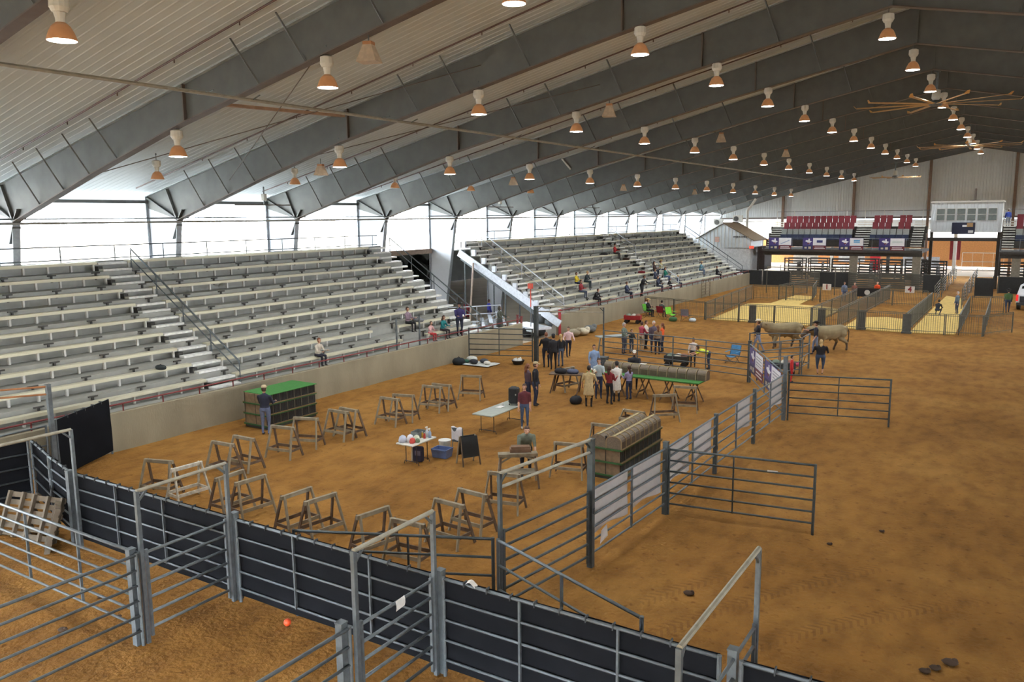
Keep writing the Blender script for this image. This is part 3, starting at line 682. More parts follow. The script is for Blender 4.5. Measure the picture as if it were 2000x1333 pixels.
SAW = [(415,860,455,867), (458,849,494,856), (534,830,570,834), (578,814,617,816), (641,798,681,804), (663,794,700,801), (743,774,780,779), (772,769,804,771), (825,751.5,863,755), (846,748,879,751.5), (903,732,937,733.5), (290,896,329,899), (338,915,390,901), (427,932,469,918), (465,941,513,927), (550,969,607,950), (600,978,651,962), (701,1006,755,988), (767,1011,825,1023), (846,971,909,987), (895,952,951,966), (966,921,1003,925), (1082,862,1140,867), (1275,771,1322,769), (1317,753,1360,755), (1162,826,1200,830), (1098,720,1117,716), (1216,798,1260,805)]
SLAB = {11: 'sawhorse at the left end beside the white one', 12: 'chipped white-painted sawhorse near the black fence', 21: 'sawhorse half hidden behind the tall gate post', 22: 'sawhorse between the bending man and the cage stack', 23: 'nearer sawhorse beside the far end of the cage stack', 24: 'sawhorse below the right end of the green table', 25: 'sawhorse peeking out left of the cage stack', 26: 'narrow sawhorse left of the long green table', 27: 'low sawhorse behind the cage stack'}
protos = {}
for i, (a, b, c, d) in enumerate(SAW):
    H = .62 if i == 27 else 1.05
    p, q = G(a, b, H), G(c, d, H); mid = (p+q)/2; rz = math.atan2(q.y-p.y, q.x-p.x)
    if i < 11: lab = 'grey wooden sawhorse, %s in the left row counted from the black fence' % ORD[i]
    elif i in SLAB: lab = 'grey wooden '+SLAB[i] if i != 12 else SLAB[i]
    else: lab = 'grey wooden sawhorse, %s along the row behind the black fence' % ORD[i-13]
    key = 'w' if i == 12 else 'low' if i == 27 else 'g'
    if key not in protos:
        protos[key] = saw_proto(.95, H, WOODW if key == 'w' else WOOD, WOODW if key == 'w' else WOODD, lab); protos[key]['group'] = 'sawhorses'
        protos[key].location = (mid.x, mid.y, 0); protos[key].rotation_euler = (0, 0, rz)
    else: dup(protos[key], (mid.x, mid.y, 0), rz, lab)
# ================================================================ cages
CAGEW = S('cage_wood', 134, 114, 88, rough=.9, var=.2, scale=6); GREEN = S('green_turf', 66, 128, 58, rough=.9, var=.15, scale=20); GREENP = S('green_paint', 52, 96, 50, rough=.7); CAGEDK = S('cage_dark', 48, 42, 38, rough=.9); WIRE = S('cage_wire', 120, 106, 88, rough=.7, var=.2, scale=30)
def cage_meshes(L, D, H):
    """one wooden show cage: arched top of wire and slats, end boards, ridge strip. L along y"""
    out = []
    m = MB(); n = 8; prof = [(-D/2, 0), (-D/2, H*.6)]+[(-D/2*math.cos(math.pi*i/n), H*.6+H*.4*math.sin(math.pi*i/n)) for i in range(1, n)]+[(D/2, H*.6), (D/2, 0)]
    m.prism([(x, -L/2+.012, z) for x, z in prof], (0, L-.03, 0)); out.append(('wire_body', m.mesh('wire_body', WIRE)))
    m = MB(); k = len(prof)
    for i in range(k-1): m.bar((prof[i][0]*1.02, -L/2+.012, prof[i][1]*1.02), (prof[i+1][0]*1.02, -L/2+.012, prof[i+1][1]*1.02), .025, .022)
    out.append(('hoop', m.mesh('hoop', S('pale_hoop', 170, 146, 108))))
    m = MB(); m.box((0, 0, H+.008), (.07, L, .02)); out.append(('ridge_strip', m.mesh('ridge_strip', S('ridge_strip', 176, 158, 112))))
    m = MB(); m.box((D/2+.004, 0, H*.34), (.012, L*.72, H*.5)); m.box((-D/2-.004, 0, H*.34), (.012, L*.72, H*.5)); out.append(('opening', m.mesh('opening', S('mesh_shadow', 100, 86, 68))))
    return out
def cage(ms, loc, rz, label, group):
    t = thing('show_cage', label, 'cage', loc, rz, group)
    for n, me in ms: place(n, me, t)
    return t
def box_cage_meshes(L, D, H):
    out = []
    m = MB(); m.span((-D/2, -L/2+.01, 0), (D/2-.04, L/2-.01, H)); out.append(('box_body', m.mesh('box_body', CAGEW)))
    m = MB(); m.span((D/2-.04, -L/2+.03, .03), (D/2-.02, L/2-.03, H-.02)); out.append(('shade_front', m.mesh('shade_front', CAGEDK)))  # solid dark sheet, the shade inside the cage put into its colour
    m = MB()
    m.box((D/2-.015, L/2-.018, H/2), (.03, .03, H))
    out.append(('front_frame', m.mesh('front_frame', S('frame_dull', 96, 88, 74))))
    m = MB()
    for i in range(1, 5): m.tube((D/2-.012, -L/2+L*i/5, .02), (D/2-.012, -L/2+L*i/5, H-.02), .006, n=4)
    out.append(('wire_bars', m.mesh('wire_bars', GALVD)))
    return out
def cage_stack(x0, x1, y0, y1, ncol, arched_top, flat_top, label, gl, rows=3, z0=.1, th=.36):
    """shelves are one rack; every cage a thing of its own"""
    t = thing('cage_rack', label, 'rack', ((x0+x1)/2, (y0+y1)/2, 0))
    cx, cy = (x0+x1)/2, (y0+y1)/2; wx, wy = x1-x0, y1-y0; gap = .045
    m = MB(); m.box((0, 0, z0/2), (wx*.98, wy*.99, z0)); m.obj('base_platform', S('base_dark', 58, 56, 50), t)
    for r in range(rows):
        z = z0+r*(th+gap); m = MB(); m.box((0, 0, z+gap/2), (wx+.06, wy+.06, gap)); m.obj('shelf', GREENP, t)
        for s in (-1, 1):
            m = MB(); m.box((s*(wx/2+.02), 0, z+gap+.012), (.06, wy+.05, .024)); m.obj('shelf_lip', S('lip_wood', 132, 108, 70), t)
        m = MB(); m.box((0, -wy/2+.04, z+gap+th/2), (.045, .05, th)); m.obj('divider', CAGEDK, t)
    if flat_top:
        m = MB(); m.box((.02, .02, z0+rows*(th+gap)+.012), (wx+.16, wy-.05, .024)); m.obj('turf_top', GREEN, t)
    L = wy/ncol; D = wx/2-.03
    A = cage_meshes(L, D, th+.02); B = box_cage_meshes(L, D, th)
    tier = ['bottom', 'middle', 'top']
    for r in range(rows):
        for c in range(2):
            for j in range(ncol):
                z = z0+r*(th+gap)+gap; y = cy-wy/2+L*(j+.5); x = cx+(c*2-1)*(D/2+.015)
                side = ('left', 'right')[c]
                cage(A if (arched_top and r == rows-1) else B, (x, y, z+.001), 0 if c else math.pi, '%s %s, %s tier, %s column, %s from near end' % (('arched' if arched_top and r == rows-1 else 'box'), gl, tier[r], side, ORD[j]), gl+'s')
STK1 = cage_stack(-24.68, -23.45, 19.95, 22.45, 7, False, True, 'three-tier cage rack with green turf top by the wall', 'cage of turf-topped rack')
STK2 = cage_stack(-10.65, -9.62, 21.2, 24.3, 9, True, False, 'three-tier cage rack with green shelves behind the bannered fence', 'cage of fence rack')
# long green table with a row of cages
t = thing('long_table', 'long trestle table with green turf top carrying a row of cages', 'table', (-13.5, 32.2, 0), -.02)
m = MB(); m.box((0, 0, .93), (5.2, 1.1, .04)); m.obj('turf_top', GREEN, t)
m = MB(); m.box((0, 0, .895), (5.1, 1.0, .04)); m.obj('table_board', WOOD, t)
for x in (-2.3, -1.1, 0, 1.1, 2.2):
    m = MB(); m.bar((x-.28, -.38, 0), (x+.1, -.3, .88), .05, .04); m.bar((x+.28, -.38, 0), (x-.1, -.3, .88), .05, .04); m.bar((x-.28, .38, 0), (x+.1, .3, .88), .05, .04); m.bar((x+.28, .38, 0), (x-.1, .3, .88), .05, .04); m.bar((x-.2, -.36, .25), (x-.2, .36, .25), .03, .06); m.obj('trestle', WOODD, t)
A = cage_meshes(.42, .46, .42)
for j in range(11):
    cage(A, (-15.3+.43*j, 32.42-.005*j, .952), math.pi/2, 'arched wire cage on the long green table, %s from its left end' % ORD[j], 'cages on the green table')
t = thing('trestle_table', 'dark narrow trestle table heaped with bags left of the green table', 'table', (-16.85, 31.2, 0), .3)
m = MB(); m.box((0, 0, .86), (1.5, .6, .05)); m.obj('table_board', WOODD, t)
for x in (-.6, .6):
    m = MB(); m.bar((x-.1, -.28, 0), (x+.1, -.1, .84), .05, .04); m.bar((x-.1, .28, 0), (x+.1, .1, .84), .05, .04); m.obj('trestle', WOODD, t)
# ================================================================ far pens with picket panels
PK = S('picket_galv', 100, 98, 86, rough=.5, metal=.35, var=.12)
def picket_panel(a, b, label, h=1.35, sp=.13, r=.011, mtl=None):
    """panel of thin upright bars between two rails; bars of one panel are joined only because they are a few pixels wide"""
    a, b = Vector((a[0], a[1], 0)), Vector((b[0], b[1], 0)); d = b-a; L = d.length; mtl = mtl or PK
    t = thing('picket_panel', label, 'panel', a, math.atan2(d.y, d.x), 'picket pen panels')
    for z in (.2, h-.1, h):
        m = MB(); m.tube((0, 0, z), (L, 0, z), .02, n=5); m.obj('rail', mtl, t)
    for x in (0, L):
        m = MB(); m.box((x, 0, h/2), (.06, .06, h)); m.obj('end_post', mtl, t)
    m = MB(); n = int(L/sp)
    for i in range(1, n): m.add([(i*sp-r, 0, .05), (i*sp+r, .008, .05), (i*sp, -.01, .05), (i*sp-r, 0, h), (i*sp+r, .008, h), (i*sp, -.01, h)], [(0, 1, 4, 3), (1, 2, 5, 4), (2, 0, 3, 5)])
    o = m.obj('bars', mtl, t); o['kind'] = 'stuff'; return t
PY0, PY1 = 58.4, 75.2
def run(a, b, n, label):
    a, b = Vector((*a, 0)), Vector((*b, 0))
    for i in range(n): picket_panel(a+(b-a)*i/n+(b-a).normalized()*.04, a+(b-a)*(i+1)/n-(b-a).normalized()*.04, label % ORD[i] if '%' in label else label)
run((-25.6, 60.6), (-20.0, 58.9), 2, 'picket panel behind the camp chairs, %s from the concrete wall')
run((-19.95, 58.7), (-12.2, PY0), 3, 'front picket panel of the big yellow pen, %s from its left corner')
run((-12.2, PY0-.02), (-6.2, PY0-.3), 2, 'front picket panel of the middle pens, %s from the left')
run((-6.1, PY0-.35), (-1.85, PY0+.2), 2, 'front picket panel right of the alley corner, %s from the left')
run((-1.85, PY0+.3), (-.3, 61.6), 1, 'picket panel at the right end of the pens')
run((-19.9, PY0+.4), (-21.1, 75.2), 6, 'left side picket panel of the big pen, %s from the front')
run((-12.3, PY0+.1), (-12.0, PY1), 5, 'picket panel of the first middle divider, %s from the front')
run((-10.5, PY0+.1), (-10.1, 80.5), 6, 'picket panel of the second middle divider, %s from the front')
run((-6.2, PY0-.2), (-6.1, 74.0), 5, 'picket panel of the alley divider, %s from the front')
run((-3.2, PY0+.2), (-3.3, 72.0), 4, 'picket panel right of the alley, %s from the front')
run((-1.8, PY0+.5), (-1.9, 71.5), 4, 'picket panel of the last divider, %s from the front')
run((-21.0, PY1), (-12.1, PY1), 3, 'back picket panel of the big pen, %s from the left')
run((-11.9, PY1+.1), (-6.5, PY1), 2, 'back picket panel of the middle pens, %s from the left')
run((-3.2, 72.2), (-1.0, 72.4), 1, 'back picket panel of the right-hand pen')
run((-18.9, 76.0), (-17.9, 83.0), 2, 'picket panel left of the yellow entry chute, %s from the pen')
run((-15.9, 76.0), (-17.0, 83.0), 2, 'picket panel right of the yellow entry chute, %s from the pen')
arch_gate((-21.6, 82.0), (-15.2, 82.3), 'pipe arch over the yellow entry chute', gate=False, top=2.6, mtl=PK)
for i, (x, y) in enumerate([(-16.4, PY0+.25), (-11.6, PY0+.15), (-9.0, PY0+.1), (-6.15, PY0-.5)]):
    m = MB(); m.box((0, 0, .68), (.5, .1, 1.2)); m.box((0, 0, .06), (.6, .3, .12)); o = m.obj('gate_latch_panel', S('grey_sheet', 78, 78, 72, rough=.7)); o.location = (x, y+.12, 0); tag(o, 'grey sheet panel on the front pen fence, %s from the left' % ORD[i], 'panel', 'grey sheet panels')
SHAV = S('wood_shavings', 214, 182, 104, rough=.95, var=.12, scale=3, bump=.4, bscale=18)
def shavings(pts, label):
    m = MB(); n = len(pts); c = sum((Vector((*p, 0)) for p in pts), Vector())/n
    m.prism([(x, y, -.03) for x, y in pts], (0, 0, .075)); o = m.obj('shavings_bed', SHAV); return tag(o, label, 'shavings', kind='stuff')
shavings([(-19.6, 59.0), (-12.5, 58.7), (-12.3, 70.0), (-14, 71.5), (-16.2, 72.2), (-16.4, 80), (-18.4, 80.5), (-18.6, 72.4), (-20.3, 71.0)], 'yellow wood shavings spread in the big pen')
shavings([(-10.2, 58.6), (-6.4, 58.3), (-6.3, 65.0), (-8.4, 66.3), (-10.2, 65.2)], 'yellow wood shavings in the middle pen')
shavings([(-6.0, 58.3), (-3.4, 58.7), (-3.5, 70), (-4.6, 84), (-5.9, 86), (-6.0, 74)], 'yellow wood shavings along the alley')
def number_sign(u, v, Y, txt, label):
    p = onY(u, v, Y); t = thing('number_sign', label, 'sign', (p.x, Y, p.z), 0)
    m = MB(); m.box((0, 0, 0), (.72, .03, .55)); m.obj('board', S('sign_white', 214, 206, 196), t)
    cu = bpy.data.curves.new('digit', 'FONT'); cu.body = txt; cu.size = .6; cu.extrude = .006; cu.align_x = 'CENTER'; cu.align_y = 'CENTER'
    o = place('digit', cu, t, (0, -.03, 0), (PI/2, 0, 0)); cu.materials.append(S('digit_red', 132, 40, 36)); cu.offset = .02
    if True:
        me = bpy.data.meshes.new_from_object(o.evaluated_get(bpy.context.evaluated_depsgraph_get())); bpy.data.objects.remove(o); o2 = place('digit', me, t, (0, -.03, 0), (PI/2, 0, 0))
        if not me.materials: me.materials.append(MATS['digit_red'])
number_sign(1615, 561, PY1-.03, '1', 'white ring number sign on the back of the big yellow pen')
number_sign(1777, 566, PY1-.03, '4', 'white ring number sign on the back of the middle pen')
# ================================================================ board fence across the far end
BRD = S('grey_board', 92, 92, 84, rough=.8, var=.15, scale=3, aniso=(.3, 1, 2)); BFY = 91.0
def board_fence(x0, x1, label, dark=()):
    t = thing('board_fence', label, 'fence', (x0, BFY, 0)); L = x1-x0
    m = MB(); m.span((0, 0, .1), (3.0-.1, .04, .27)); me = m.mesh('board', BRD)
    n = int(L/3.0)
    for j in range(n):
        if j in dark:
            q = MB(); q.span((j*3.0+.05, -.03, .05), (j*3.0+2.9, .05, 1.58)); q.obj('dark_door', S('dark_sheet', 44, 46, 46, rough=.7), t)
        else:
            for i in range(7): place('board', me, t, (j*3.0+.05, 0, i*.215))
        q = MB(); q.box((j*3.0, .08, .85), (.14, .14, 1.7)); q.obj('post', BRD, t)
    m = MB(); m.box((L/2, .0, 1.62), (L, .1, .06)); m.obj('cap_rail', BRD, t)
board_fence(-27.4, -6.2, 'grey board fence below the left grandstand with dark doors', (0, 1, 3)); board_fence(-1.9, 10.2, 'grey board fence below the right grandstand', (0,))
# ================================================================ grandstand on posts
DK = S('deck_dark', 66, 62, 56, rough=.8); CONCC = S('post_concrete', 132, 124, 108, rough=.9); REDS = S('seat_red', 112, 32, 40, rough=.5); GRYS = S('seat_grey', 150, 152, 144, rough=.5); BLUS = S('seat_blue', 46, 56, 82, rough=.5)
def seat_meshes(back, pan, low):
    m = MB(); m.box((0, .2, .78), (.56, .07, .78), Matrix.Rotation(-.1, 3, 'X')); a = m.mesh('backrest', back)
    m = MB(); m.box((0, -.02, .42 if not low else .3), (.58, .44, .08 if not low else .56)); b = m.mesh('seat_pan', pan)
    m = MB(); m.box((0, .08, .21), (.08, .1, .42)); c = m.mesh('seat_leg', DARKB); return [('backrest', a), ('seat_pan', b), ('seat_leg', c)]
SM = {'red': seat_meshes(REDS, REDS, 0), 'grey': seat_meshes(GRYS, BLUS, 1)}
SROW = [(92.9, 4.98, 'grey'), (93.9, 5.68, 'red'), (94.9, 6.38, 'red')]
def seat_block(x0, x1, nm, rows=(0, 1, 2)):
    for r in rows:
        y, z, c = SROW[r]; n = int((x1-x0)/.62)
        for i in range(n):
            t = thing('stadium_seat', '%s seat, %s row, %s from left in %s' % ({'grey': 'grey-backed', 'red': 'dark red'}[c], ORD[r], ORD[i], nm), 'seat', (x0+.3+i*.62, y, z), group='grandstand seats')
            for k, me in SM[c]: place(k, me, t)
def stand(x0, x1, label, stairs, cols, rail=True):
    t = thing('grandstand', label, 'grandstand', (x0, 91.4, 0)); L = x1-x0
    m = MB(); m.span((0, -.3, 3.75), (L, 6.5, 4.0)); m.obj('deck', DK, t)
    for (y, z, c) in SROW:
        m = MB(); m.span((0, y-91.4-.4, z-.72), (L, y-91.4+.6, z)); m.obj('tier', DK, t)
    for cx in cols:
        m = MB(); m.box((cx-x0, .4, 1.87), (.75, .6, 3.74)); m.obj('column', CONCC, t)
    for (a, b) in stairs:
        for i in range(12):
            m = MB(); m.box(((a+b)/2-x0, .15+i*.3, 4.2+.24*i), (b-a, .32, .1)); m.obj('stair_tread', S('tread', 196, 194, 184), t)
    m = MB(); m.tube((0, -.25, 5.2), (L, -.25, 5.2), .03, n=6); m.tube((0, -.25, 4.1), (L, -.25, 4.1), .02, n=6); m.obj('front_rail', GALV, t)
    for i in range(int(L/1.6)+1):
        m = MB(); m.tube((i*1.6, -.25, 4.0), (i*1.6, -.25, 5.2), .025, n=5); m.obj('rail_post', GALV, t)
    for i in range(int(L/1.9)+1):
        m = MB(); m.tube((i*1.9, 5.6, 6.3), (i*1.9, 5.6, 8.1), .035, n=5); m.obj('back_post', WHITEP, t)
    m = MB(); m.tube((0, 5.6, 8.05), (L, 5.6, 8.05), .025, n=5); m.obj('back_rail', GALV, t)
    m = MB(); m.bar((0, .2, 3.55), (L, .2, 3.55), .3, .4); m.obj('edge_beam', DK, t)
    return t
stand(-24.6, -8.7, 'left grandstand on concrete posts with red and grey seats', [(-24.3, -23.1), (-15.4, -13.9), (-9.9, -8.9)], [-15.2, -9.2])
seat_block(-23.1, -15.4, 'the left block'); seat_block(-13.9, -11.8, 'the middle block', (1, 2)); seat_block(-13.9, -9.9, 'the middle block front row', (0,)); seat_block(-11.4, -9.9, 'the block by the booth', (1, 2))
stand(-2.0, 9.0, 'right grandstand at the picture edge', [(-1.9, -.9)], [-.6, 6]); seat_block(-.85, 4.2, 'the right grandstand')
for i, (u, v) in enumerate([(1502, 462), (1568, 463), (1639, 464), (1717, 467)]):
    p = onY(u, v, 91.0); sponsor_banner(2.4, 1.3, 'small sponsor banner on the grandstand rail, %s from the left' % ORD[i], (p.x, 91.105, 3.95), 0, art=i+1)
# announcer booth
t = thing('announcer_booth', 'white metal announcer booth with six windows between the grandstands', 'booth', (-8.55, 96.0, 0))
m = MB(); m.span((0, .05, 5.75), (6.4, 4.5, 8.85)); m.obj('shell', SIDING, t)
for i in range(7):
    q = siding_panel(3.1, .914); o = q.obj('siding_panel', SIDING, t); o.location = (i*.914, .03, 5.75)
m = MB(); m.span((-.1, -.06, 8.8), (6.5, 4.5, 8.95)); m.obj('roof_trim', WHITEP, t)
for i in range(6):
    w = MB(); x = .5+i*.93; w.span((x, -.03, 6.95), (x+.8, .01, 8.2)); o = w.obj('window_frame', WHITEP, t)
    for z in (6.98, 7.6):
        g = MB(); g.span((x+.04, -.045, z), (x+.76, -.032, z+.56)); g.obj('pane', S('booth_glass', 104, 112, 110, rough=.12), o)
m = MB(); m.span((2.0, -.1, 5.55), (4.1, -.04, 6.75)); sg = m.obj('sign_panel', S('sign_navy', 34, 38, 60), t)
for (x0, x1, z0, z1, mt) in [(2.95, 3.4, 6.3, 6.5, BWH), (3.35, 3.9, 6.3, 6.7, S('sign_tan', 176, 140, 96)), (3.5, 3.95, 5.7, 5.95, BWH)]:
    q = MB(); q.span((x0, -.115, z0), (x1, -.1, z1)); q.obj('sign_mark', mt, sg)
m = MB(); m.lathe([(.5, 0), (.5, .06), (.1, .1), (.1, 1.2), (.05, 1.25)], (3.9, .6, 8.95), 10); m.obj('roof_vent', RUSTY, t)
for x in (.15, 6.25):
    m = MB(); m.box((x, .3, 2.87), (.3, .3, 5.75)); m.obj('leg', DK, t)
m = MB(); m.span((-.2, 0, 4.85), (6.6, .4, 5.2)); m.obj('floor_beam', DK, t)
# ---- hall behind the far end
mb = MB(); mb.span((-40, 134, 0), (30, 134.3, 3.9)); struct('wall_back_hall', mb, S('tan_wall', 178, 122, 70, rough=.8), 'orange tan wall of the hall beyond the far end', 'wall')
mb = MB(); mb.span((-40, 133.6, 5.3), (30, 134.2, 9)); struct('wall_back_hall_upper', mb, SIDING, 'white upper wall of the hall beyond', 'wall')
mb = MB(); mb.span((-42, 112, 6.95), (32, 136, 7.15)); struct('hall_roof', mb, ROOFM, 'low roof of the hall beyond the far end', 'roof')
for i, x in enumerate((-22, -15, -7.4, -2.6, 1.2)):
    m = MB(); m.box((x, 116, 3.4), (.4, .4, 6.8)); tag(m.obj('hall_post', DK if i % 2 else WHITEP), 'post of the back hall, %s from the left' % ORD[i], 'post', kind='structure')
for i, (x0, x1, z0, z1, c, l) in enumerate([(-17.5, -16.2, .3, 3.6, (196, 40, 46), 'bright red panel seen under the left grandstand'), (-8.1, -6.9, 1.8, 4.3, (134, 40, 44), 'dark red door panel below the announcer booth'), (-21.5, -18.2, 1.2, 3.9, (225, 225, 225), 'white panel seen under the left grandstand'), (-27.5, -24.2, 1.0, 3.6, (190, 182, 170), 'cream panel seen left under the grandstand'), (-13.5, -9.2, .8, 2.1, (200, 204, 210), 'pale low trailer side under the left grandstand')]):
    m = MB(); m.span((x0, 118, z0), (x1, 118.2, z1)); m.span((x0+.1, 117.95, z0+.1), (x1-.1, 118, z1-.1)); m.box(((x0+x1)/2, 118.1, z0/2), (.1, .1, z0)); tag(m.obj('hall_panel', S('hp%d' % i, *c)), l, 'panel')
panel((-6.8, 121), (2.5, 121.2), 'white rail fence in the hall below the booth', n=3, h=2.6, ups=tuple(i/8 for i in range(1, 8)), mtl=WHITEP, r=.05, group=None)
for i in range(5): panel((-24+i*3.3, 97+i % 2*2.5), (-21+i*3.3, 97.3+i % 2*2.5), 'dim rail panel stored beneath the left grandstand, %s from the left' % ORD[i], n=6, h=2.0, mtl=GALVD)
for i in range(3): panel((-.5+i*3.2, 99), (2.4+i*3.2, 99.2), 'dim rail panel stored beneath the right grandstand, %s from the left' % ORD[i], n=6, h=2.2, mtl=PK)
for i in range(4):
    a = 76.5+i*8; panel((-6.15-.03*i*8*.3, a), (-6.3-.03*(i+1)*8*.3, a+7.6), 'rail panel on the left of the alley, %s from the pens' % ORD[i], n=6, mtl=PK, h=1.7); panel((-4.0-.06*i, a-2), (-4.1-.06*(i+1), a+5.6), 'rail panel on the right of the alley, %s from the pens' % ORD[i], n=6, mtl=PK, h=1.7)
for i, (x, l) in enumerate([(-7.4, 'dark sheet gate left of the alley mouth'), (-2.9, 'dark sheet gate right of the alley mouth')]):
    m = MB(); m.box((0, 0, .95), (1.5, .08, 1.7)); m.box((-.7, 0, 1.0), (.08, .12, 2.0)); m.box((.7, 0, 1.0), (.08, .12, 2.0)); o = m.obj('sheet_gate', S('dark_sheet', 44, 46, 46, rough=.7)); o.location = (x, 86 if i else 88, 0); tag(o, l, 'gate')
def chute(x, y, rz, label, w=2.2, d=1.2, h=2.5):
    t = thing('added_chute', label, 'chute', (x, y, 0), rz, 'chutes added under the grandstand'); dm = S('chute_dark', 62, 60, 56, rough=.7)
    for sx in (-1, 1):
        for sy in (-1, 1):
            m = MB(); m.box((sx*w/2, sy*d/2, h/2), (.12, .12, h)); m.obj('post', dm, t)
    for i in range(7):
        for sy in (-1, 1):
            m = MB(); m.box((0, sy*d/2, .2+i*.32), (w, .05, .1)); m.obj('slat', dm, t)
    for sy in (-1, 1):
        m = MB(); m.box((0, sy*d/2, h-.05), (w+.1, .12, .14)); m.obj('top_bar', dm, t)
    m = MB(); m.box((w*.2, 0, h*.45), (.06, d, h*.7)); m.obj('head_gate', dm, t)
for i, (x, y) in enumerate([(-23.6, 102.5), (-21.0, 103.2), (-18.2, 102.4), (-15.6, 103.4), (-12.9, 102.6), (-10.4, 103.3), (-8.3, 100.5), (-1.0, 101.0), (1.6, 102.0)]): chute(x, y, .15*(i % 3-1), 'dim slatted chute added to darken the space beneath the grandstands, %s from the left' % ORD[i])  # added to darken the bright strip under the stands
# ================================================================ small gabled building at the end of the bleachers
t = thing('gabled_hut', 'white metal hut with a brown-edged gable roof beyond the bleachers', 'building', (-29, 91.6, 0))
m = MB(); m.span((-2.9, .1, 0), (2.9, 5, 4.1)); m.obj('lower_wall', S('hut_wall', 206, 206, 204), t)
zr = lambda x: 6.75-.55*abs(x+.2)
m = MB(); m.prism([(-3.1, 0, 4.05), (3.0, 0, 4.05), (3.0, 0, zr(3.0)), (-.2, 0, 6.75), (-3.1, 0, zr(-3.1))], (0, 5, 0)); m.obj('gable', SIDING, t)
for i in range(15):
    x = -3.0+i*.42; m = MB(); m.box((x, -.02, (4.08+zr(x))/2), (.09, .05, zr(x)-4.08)); m.obj('siding_rib', WHITEP, t)
for s in (-1, 1):
    m = MB(); x1 = 3.4 if s > 0 else -3.5; m.prism([(-.2, -.25, 6.82), (x1, -.25, zr(x1)+.06), (x1, -.25, zr(x1)+.16), (-.2, -.25, 6.95)], (0, 5.5, 0)); m.obj('roof_slope', S('hut_roof', 112, 92, 66) if s > 0 else WHITEP, t)
m = MB(); m.box((-.9, -.06, 5.0), (.5, .03, .6)); m.obj('notice', S('notice', 206, 168, 150), t)
for i in range(9):
    m = MB(); m.box((1.05+i*.2, -.06, 5.3), (.14, .03, .16)); m.obj('sign_letter', DARKB, t)
for i, (x, z) in enumerate([(-31.2, 6.9), (-28.9, 7.3)]):
    q = thing('air_conditioner', 'white outdoor air conditioner above the hut, %s one' % ('left', 'right')[i], 'air conditioner', (x, 95.9, z), kind=None)
    m = MB(); m.box((0, 0, 0), (1.1, .4, .8)); m.obj('casing', WHITEP, q); m = MB(); m.lathe([(.3, 0), (.3, .03), (.08, .04), (.02, .03)], (0, 0, 0), 14); o = m.obj('fan_grille', DARKB, q); o.location = (-.15, -.21, 0); o.rotation_euler = (PI/2, 0, 0)
    m = MB(); m.bar((0, .2, -.4), (0, 9, -.4), .9, .05); m.obj('shelf', GALV, q)
m = MB(); m.span((-25.5, 92.5, 1.6), (-24.7, 95.5, 4.2)); m.span((-25.5, 92.4, 0), (-25.3, 92.6, 4.2)); tag(m.obj('dark_cabinet', S('dark_brown', 58, 46, 40)), 'dark brown boxed bay between the hut and the grandstand', 'cabinet')
m = MB(); m.box((0, 0, 0), (.5, .12, .3)); o = m.obj('exit_sign', mat('exit_red', srgb(226, 92, 70), emit=.6)); o.location = (-25.9, 91.4, 4.15); tag(o, 'small red exit sign on the hut corner', 'sign')
# white door frame / pipe of the back corner
m = MB(); m.path([(-28.2, 97.3, 0), (-28.2, 97.3, 8.2), (-27.3, 97.5, 9.6)], .16, n=8); tag(m.obj('downpipe', WHITEP), 'white duct rising behind the hut to the roof', 'duct')
# ================================================================ white pickup at the right edge
t = thing('pickup_truck', 'white pickup seen from behind at the right picture edge', 'truck', (.7, 75.6, 0), -.12)
TW = S('truck_white', 226, 228, 228, rough=.25, var=.02)
m = MB(); m.prism([(-1.0, 0, .55), (1.0, 0, .55), (1.02, 0, 1.2), (-1.02, 0, 1.2)], (0, 5.4, 0)); m.obj('body', TW, t, bevel=.04)
m = MB(); m.prism([(-1.0, .1, 1.2), (-1.0, 4.2, 1.2), (-.8, 3.2, 2.05), (-.82, .5, 2.05)], (2.0, 0, 0)); m.obj('cab', TW, t, bevel=.05)
m = MB(); m.add([(-.78, .2, 1.32), (.78, .2, 1.32), (.68, .43, 1.95), (-.68, .43, 1.95)], [(0, 1, 2, 3)]); m.obj('rear_window', S('truck_glass', 24, 26, 28, rough=.1), t)
for s in (-1, 1):
    m = MB(); m.box((s*.93, -.02, 1.02), (.15, .06, .5)); m.obj('tail_light', mat('tail_red', srgb(214, 40, 40), emit=.8), t)
    for y in (1.0, 4.3):
        m = MB(); m.tube((s*.78, y, .38), (s*1.02, y, .38), .38, n=16); o = m.obj('wheel', BLACKP, t); m = MB(); m.tube((s*1.0, y, .38), (s*1.03, y, .38), .2, n=12); m.obj('rim', GALV, o)
m = MB(); m.box((0, -.08, .55), (1.9, .16, .2)); m.obj('bumper', GALVD, t)
m = MB(); m.box((0, -.02, .9), (1.5, .03, .5)); m.obj('tailgate', S('tailgate', 60, 60, 62), t)
